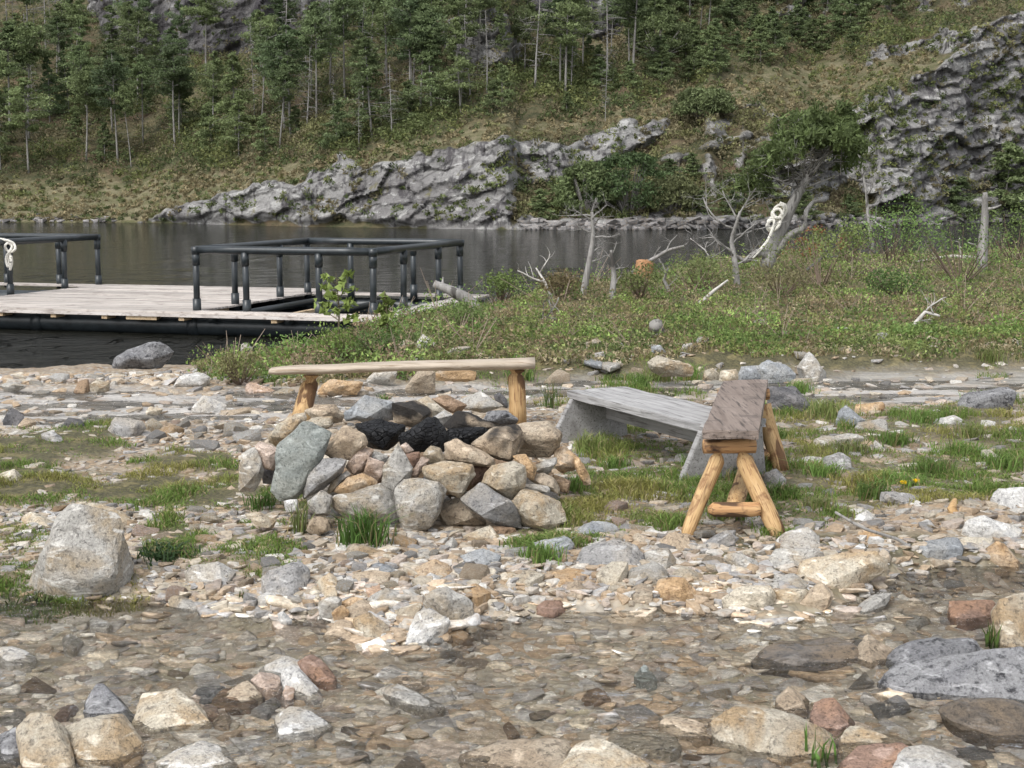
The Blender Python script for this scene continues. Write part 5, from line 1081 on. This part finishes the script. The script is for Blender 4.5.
deadwood('wood_chip',[(958,512),(952,508),(955,500)],'bright yellow wood chip in the grass above the bank','wood chip',.035,.012,M_peel,seed=18)
deadwood('log_end',[(272,411),(262,409),(268,404)],'short dark stick end beside the left grass',"stick",.02,.02,seed=19) if 0 else None
# rust coloured dead needles
p=atground(815,262); rf=empty('dead_conifer_branch',p,'rust orange dead conifer branches at the foot of the leaning pine','dead branch'); mb=MB(); rr=np.random.RandomState(5); st=MB()
for i in range(16):
    e=Vector((rr.uniform(-.95,.7),rr.uniform(-.4,.4),rr.uniform(.15,.75))); st.tube([(e.x*.3,e.y*.3,0),e],[.018,.006],5,(.2,.13,.09)); mb.leaves(e,70,.17,.08,(.30,.13,.055),rr,.7,.0,.25,.3)
st.build('branch',M_leaf,rf); mb.build('needles',M_leaf,rf)
# ---------------------------------------------------------------- leaning pine with the white rope
p0=atground(768,270); Yp=p0.y; root=empty('leaning_pine',p0,'leaning twisted pine with grey trunk, bare twigs and one sided dark green crown','pine tree')
def lp(u,v,dy=0): return PY(u,v,Yp+dy)-p0
mb=MB(); rr=np.random.RandomState(44)
def spl(pts,n=14):
    A=np.array([tuple(p) for p in pts]); t=np.linspace(0,1,len(A)); tt=np.linspace(0,1,n); return np.stack([np.interp(tt,t,A[:,i]) for i in range(3)],1)
trunk=[lp(766,268),lp(772,248),lp(783,226),lp(792,205),lp(800,190),lp(812,170),lp(828,152)]
mb.tube(spl(trunk,18),np.linspace(.13,.045,18),10,wob=.15,seed=2); mb.tube(spl([lp(770,255),lp(757,252,-.1),lp(745,262,-.1),lp(736,256,-.2)],8),np.linspace(.09,.03,8),8,wob=.2,seed=4)
mb.tube(spl([lp(772,258),lp(790,234,-.1),lp(806,228,-.2),lp(805,213,-.2),lp(812,202,-.1),lp(822,200,-.1)],12),np.linspace(.065,.025,12),8,wob=.2,seed=6)
mb.build('trunk',M_snag,root,True)
crown=MB(); tw=MB(); cl=[]
for i in range(105):
    t=rr.rand(); a=rr.rand()
    # band curving from the lower left, over the top, to the right end
    cu=np.interp(t,[0,.15,.35,.6,.85,1],[752,764,785,820,845,852]); cv=np.interp(t,[0,.15,.35,.6,.85,1],[184,158,136,128,134,146]); th=np.interp(t,[0,.3,.6,1],[8,12,17,11])
    cl.append((cu+rr.normal()*7,cv+rr.normal()*th*.75,rr.normal()*.55,t))
for cu,cv,dy,t in cl:
    c=lp(cu,cv,dy); g=rr.uniform(.75,1.2); crown.leaves(c,85,.17,.15,(.085*g,.115*g,.040*g),rr,.7,.1,.22,.4,.6)
lim=[lp(800,190),lp(806,180),lp(812,170),lp(820,160),lp(828,152)]
for i in range(48):
    cu,cv,dy,t=cl[rr.randint(len(cl))]; s0=lim[rr.randint(5)]; e=lp(cu,cv,dy); m_=(s0+e)/2+Vector(rr.normal(size=3))*.12-Vector((0,0,.08)); tw.tube([s0,(s0+m_)/2+Vector(rr.normal(size=3))*.03,m_,e],[.014,.012,.009,.004],5)
for i in range(42): grow(tw,lp(rr.uniform(778,826),rr.uniform(145,196),rr.normal()*.3),(rr.uniform(-1.2,.4),rr.normal()*.6,rr.uniform(-.2,.9)),.55,.010,1,rr,.6,4,nb=3)
tw.build('bare_branches',M_snag,root,True); crown.build('crown',M_leaf,root)
cp=[(780,203),(786,206),(785,214),(778,218),(773,214),(776,207),(782,205),(784,211),(777,219),(770,221),(767,227),(771,231),(778,227),(780,220),(774,217),(768,222),(770,229),(777,224),(783,216),(779,209),(772,213),(774,224),(768,240),(760,250),(752,258)]
rope('rope',[PY(u,v,Yp-.22+.03*(i%3)) for i,(u,v) in enumerate(cp)],.026,'coil of white rope hung on the trunk of the leaning pine')
# ---------------------------------------------------------------- forest on the far shore
def barkc(g): return (.26*g,.245*g,.225*g)
def pine_mesh(seed,h=8.,kind='pine'):
    rr=np.random.RandomState(seed); tr=MB(); cr=MB(); lean=rr.normal(size=2)*.03*h
    tp=[(lean[0]*t**1.5+.05*math.sin(t*5+seed),lean[1]*t,h*t) for t in np.linspace(0,1,9)]; tp[0]=(tp[0][0],tp[0][1],-.5); r0=h*.0115
    tr.tube(tp,np.linspace(r0,r0*.2,9),7); hue=rr.rand()
    base_=np.array([.105,.15,.07])*(1-hue)+np.array([.17,.21,.09])*hue
    def at(t): i=t*8; j=int(min(i,7)); f=i-j; return Vector(tp[j])*(1-f)+Vector(tp[j+1])*f
    if kind=='spruce': nb,t0,Lm=62,.12+.2*rr.rand(),h*.20
    elif kind=='pine': nb,t0,Lm=34,.45+.15*rr.rand(),h*.21
    elif kind=='young': nb,t0,Lm=40,.03,h*.30
    else: nb,t0,Lm=34,.2,h*.19
    for i in range(nb):
        t=t0+(1-t0)*(i+rr.rand())/nb; s=at(min(t,.99)); a=rr.rand()*6.283; q=(t-t0)/(1-t0)
        L=Lm*( (1.05-q)*1.1+.15 if kind in('spruce','young') else (math.sin(math.pi*min(.97,q*.75+.22))) )*rr.uniform(.55,1.25)
        z1={'spruce':-.25,'pine':.25,'young':.15}.get(kind,-.1); d=Vector((math.cos(a),math.sin(a),z1+rr.normal()*.15)); e=s+d*L
        tr.tube([s,s+d*L*.5+Vector((0,0,.04*L)),e],[r0*.33,r0*.2,r0*.07],4)
        if kind=='dead':
            for j in range(3):
                f=rr.uniform(.3,1); q0=s+d*L*f; tr.tube([q0,q0+Vector(rr.normal(size=3))*L*.28],[r0*.12,r0*.04],3)
            continue
        ncl=3 if kind!='spruce' else 3
        for j in range(ncl):
            f=.35+.65*(j+rr.rand())/ncl; c=s+d*L*f+Vector((rr.normal()*.12*L,rr.normal()*.12*L,rr.normal()*.05*L)); g=rr.uniform(.7,1.25)
            cr.leaves(c,int(40 if kind!='pine' else 60),max(.2,L*(.36 if kind=='pine' else .30)),.2,base_*g,rr,.42,.0,.42,.3,0)
        if rr.rand()<.12 and kind=='pine' : pass
    # dead lower branches
    if kind=='pine':
        for i in range(10):
            s=at(rr.uniform(.15,t0)); a=rr.rand()*6.283; d=Vector((math.cos(a),math.sin(a),rr.normal()*.2)); L=rr.uniform(.3,1.0); tr.tube([s,s+d*L],[r0*.18,r0*.05],3)
    return tr.mesh('trunk',M_trunk if kind!='dead' else M_snag,True),(cr.mesh('crown',M_leaf) if cr.V else None)
SPEC={'spruce':[pine_mesh(i,8,'spruce') for i in (1,2,3,4)],'pine':[pine_mesh(i,8,'pine') for i in (11,12,13,14,15)],'young':[pine_mesh(i,4,'young') for i in (21,22,23)],'dead':[pine_mesh(i,8,'dead') for i in (31,32,33)]}
rt=np.random.RandomState(101); TREEN={'spruce':'spruce_tree','pine':'pine_tree','young':'young_conifer','dead':'dead_tree'}
def plant(u,v,hpx,kind,label,group=None,wide=1.,lean=0):
    q=hill(u,v)[0]; H=hpx/F*q[1]; i=rt.randint(len(SPEC[kind])); a,b=SPEC[kind][i]; h0=4. if kind=='young' else 8.
    r=empty(TREEN[kind],(q[0],q[1],q[2]-.1),label,'tree',group,rt.rand()*6.283); s=H/h0; r.scale=(s*wide,s*wide,s); r.rotation_euler[0]=lean+rt.normal()*.03; r.rotation_euler[1]=rt.normal()*.03
    link('trunk',a,r); 
    if b: link('crown',b,r)
    return r
LB={'spruce':'dark green spruce with hanging layered boughs in the forest across the lake','pine':'slender pine with a bare lower trunk in the forest across the lake','young':'small bushy young conifer on the slope across the lake','dead':'dead grey conifer without needles in the forest across the lake'}
FOR=[(-60,180),(0,176),(100,176),(200,164),(300,158),(345,146),(430,134),(520,112),(600,96),(640,90),(620,40),(520,60),(500,-10),(345,-12),(340,30),(250,58),(150,62),(60,55),(-60,50)]
rt2=np.random.RandomState(55); placed=[]
def spread(poly,n,mind,fn):
    k=0; tr=0; xs=[p[0] for p in poly]; yy=[p[1] for p in poly]
    while k<n and tries_ok(tr):
        tr+=1; u=rt2.uniform(min(xs),max(xs)); v=rt2.uniform(min(yy),max(yy))
        if not inpoly(np.array([u]),np.array([v]),poly)[0]: continue
        if any((u-a)**2+((v-b)*1.6)**2<mind**2 for a,b in placed): continue
        placed.append((u,v)); fn(u,v); k+=1
def tries_ok(t): return t<6000
LM=['behind the left pen','behind the gap between the pens','behind the left end of the right pen','behind the right end of the right pen','above the rock ridge crest','left of the black cliff']
def wh(u,v):
    a=LM[int(np.clip(np.searchsorted([100,190,320,440,540],u),0,5))]; b='front edge' if v>132 else 'middle rows' if v>85 else 'upper rows'
    return a,b
KD={'pine':'bare stemmed far pine','spruce':'layered far spruce','young':'bushy far conifer','dead':'leafless far conifer'}
def forest(u,v):
    r=rt2.rand(); kind='pine' if r<.48 else 'spruce' if r<.68 else 'young' if r<.90 else 'dead'
    h={'pine':rt2.uniform(75,118),'spruce':rt2.uniform(62,105),'young':rt2.uniform(24,46),'dead':rt2.uniform(60,110)}[kind]
    if v<75 or (v<125 and u<330): h*=.8
    a,b=wh(u,v); tall='tall ' if h>(95 if kind!='young' else 36) else ''
    plant(u,v,h,kind,f'{tall}{KD[kind]}, {b}, {a}',{'spruce':'spruces of the far forest','pine':'pines of the far forest','young':'young conifers across the lake','dead':'dead trees of the far forest'}[kind],rt2.uniform(.85,1.15))
spread(FOR,128,11,forest)
spread([(10,60),(10,20),(80,10),(110,50),(90,75)],10,6,lambda u,v:plant(u,v+2,rt2.uniform(60,90),'dead','tall thin bare trunk standing before the dark cliff at the upper left','bare trunks before the dark cliff',.5))
spread([(340,0),(520,-30),(520,60),(430,60)],10,14,forest)
spread([(560,120),(620,100),(760,70),(860,45),(900,20),(880,-10),(640,-10),(640,60),(560,60)],80,8,lambda u,v:plant(u,v,rt2.uniform(18,40),'young','small bushy conifer on the far heath slope, '+('left' if u<660 else 'middle' if u<780 else 'right')+' part, '+('upper' if v<30 else 'central' if v<65 else 'lower')+' band','small conifers on the heath slope',1.2))
spread([(630,40),(720,50),(740,0),(640,0)],8,16,lambda u,v:plant(u,v,rt2.uniform(45,65),'pine','green pine on the upper slope right of the black cliff','pines on the upper slope',1.3))
N1=[(570,96,118,'dead','tall bare pole tree in front of the black cliff at the top',.45),(603,126,84,'dead','white bare snag standing on the ridge below the black cliff',.4),(285,132,128,'dead','tall dead spruce with many bare side branches in the left forest',.9),(134,168,84,'pine','leaning thin pine at the front edge of the left forest',.7),(36,142,62,'dead','pale fan shaped dead tree in the left forest',1.6),
 (257,122,96,'dead','grey leaning trunk with a crooked white tip in the left forest',.5),(412,122,120,'pine','straight double trunked pine in the middle of the forest',.9),(183,142,80,'pine','pine with a straight pale trunk right of the leaning thin one',.9),(432,118,95,'pine','tall pine beside the light grey crag',.9),(461,116,70,'dead','thin bare trunk right of the pines, before the light grey crag',.4),
 (215,148,44,'young','bright yellow green young conifer at the forest edge',1.),(360,150,60,'dead','thin dead tree at the forest edge above the rock ridge',.5),(740,165,40,'dead','small crooked white dead tree on the rocky slope',.6),(845,55,28,'young','lone small conifer on the dry grass shoulder',1.),(300,138,30,'young','bright green young conifer right of the tall dead spruce',1.1),(335,140,70,'dead','slim bare trunk in the middle of the forest edge',.35)]
for u,v,h,k,l,w in N1: plant(u,v,h,k,l,None,w)
# bushes by the water across the lake and right hand conifers
plant(1000,222,78,'young','green conifer at the foot of the right cliff by the water',None,1.3); plant(1040,224,84,'young','green conifer cut by the right photo edge at the cliff foot',None,1.2); plant(955,218,40,'young','low conifer left of the green one at the cliff foot',None,1.5); plant(760,205,46,'spruce','spruce behind the crown of the leaning pine',None,1.6)
for u,v in ((540,216),(700,216),(730,214),(690,180),(665,190),(800,218),(850,220),(900,218),(560,200)): plant(u,v,rt2.uniform(20,32),'young','small bush among the rocks on the far shore','small bushes on the far shore',1.7)
def farbush(u,v,wpx,hpx,label,col,seed):
    q=hill(u,v)[0]; k=q[1]/F; r=empty('pine_bush',(q[0],q[1]-.3,q[2]-.2),label,'bush'); rr=np.random.RandomState(seed); mb=MB(); st=MB(); W2,H=wpx*k*.5,hpx*k
    for i in range(70):
        a=rr.rand()*6.283; e=math.acos(rr.uniform(-.25,1)); c=Vector((math.cos(a)*math.sin(e)*W2*.86,math.sin(a)*math.sin(e)*W2*.6,H*.35+math.cos(e)*H*.58)); g=rr.uniform(.65,1.3)
        mb.leaves(c,80,.52,.2,np.array(col)*g,rr,.5,.1,.45,.3,.5)
        if i%3==0: st.tube([(c.x*.1,c.y*.1,0),c*.55,c],[.07,.04,.015],5)
    mb.build('foliage',M_leaf,r); st.build('stem',M_trunk,r)
farbush(628,212,92,64,'broad rounded dark green pine bush on the far shore right of the rock ridge',(.085,.13,.05),1); farbush(585,212,62,52,'lighter green rounded bush left of the broad dark one on the far shore',(.14,.18,.075),2); farbush(668,211,54,36,'low olive bush right of the broad dark one on the far shore',(.15,.165,.075),3)
farbush(700,118,60,30,'flat topped bush high on the slope above the pale dead juniper',(.13,.16,.07),4); farbush(655,60,70,44,'round fresh green bush below the cliff on the upper slope',(.15,.19,.08),5)
# heath and scrub covering the slope
mb=MB(); rg=np.random.RandomState(71); n=21000; u=rg.uniform(-60,1090,n); v=rg.uniform(-14,221,n); q=hill(u,v)
jx=u; wood=inpoly(u,v,FOR); pal2=np.array([(.11,.135,.05),(.15,.165,.06),(.085,.11,.042),(.16,.14,.08),(.18,.18,.08)])
dens=np.where(q[:,3]>.5,.20+.18*(u>700),np.where(q[:,4]>.3,.95,.95)); dens=dens*np.clip(.75+.9*fbm(q[:,0]*.12,q[:,1]*.12,q[:,2]*.12,3),.1,1.2); k=rg.rand(n)<dens
for i in np.where(k)[0]:
    s=q[i,1]/F; r=rg.uniform(.25,.75)*(1.15 if wood[i] else .85); c=pal2[int(np.clip((fbm(q[i,0]*.15,q[i,2]*.3,3.)+.7)/1.4*5+rg.uniform(-1,1),0,4))]*rg.uniform(.7,1.25)
    if q[i,4]>.3 or q[i,3]>.5: r*=.6
    if q[i,4]>.3 and rg.rand()<.6: c=np.array([.25,.21,.12])*rg.uniform(.7,1.2); r*=.8
    mb.leaves((q[i,0],q[i,1]-.1,q[i,2]+r*.35),int(16+34*r),r,.19,c,rg,.6,.2,.5,.3,.3)
tag(mb.build('hillside_scrub',M_leaf,None),'heather and low scrub covering the slope across the lake','scrub',None,'stuff')
# shoreline stones across the lake
mb=MB(); n=600; u=np.concatenate([rg.uniform(520,1090,560),rg.uniform(0,120,40)]); v=np.interp(u,hu,v0)-rg.rand(n)**2*7; q=hill(u,v)
sv=[];sf=[];sc_=[];off=0; bm_=rockmesh('t',rockpts(rg,1,.8,.6),2,0,1,0,0); tv=np.array([a.co for a in bm_.vertices]); tf=np.array([p.vertices[:] for p in bm_.polygons])
for i in range(n):
    s=rg.uniform(.10,.38); a=rg.rand()*6.28; t=tv*s*np.array([1,1,.7]); t=np.stack([t[:,0]*math.cos(a)-t[:,1]*math.sin(a),t[:,0]*math.sin(a)+t[:,1]*math.cos(a),t[:,2]],1)+q[i,:3]; sv.append(t); sf.append(tf+off); off+=len(t); sc_.append(np.tile(np.array([.20,.195,.195])*rg.uniform(.5,1.5),(len(t),1)))
tag(link('shore_stones',fmesh('shore_stones',np.vstack(sv),np.vstack(sf),np.vstack(sc_),False,[M_peb])),'grey stones along the water line across the lake','stones',None,'stuff')
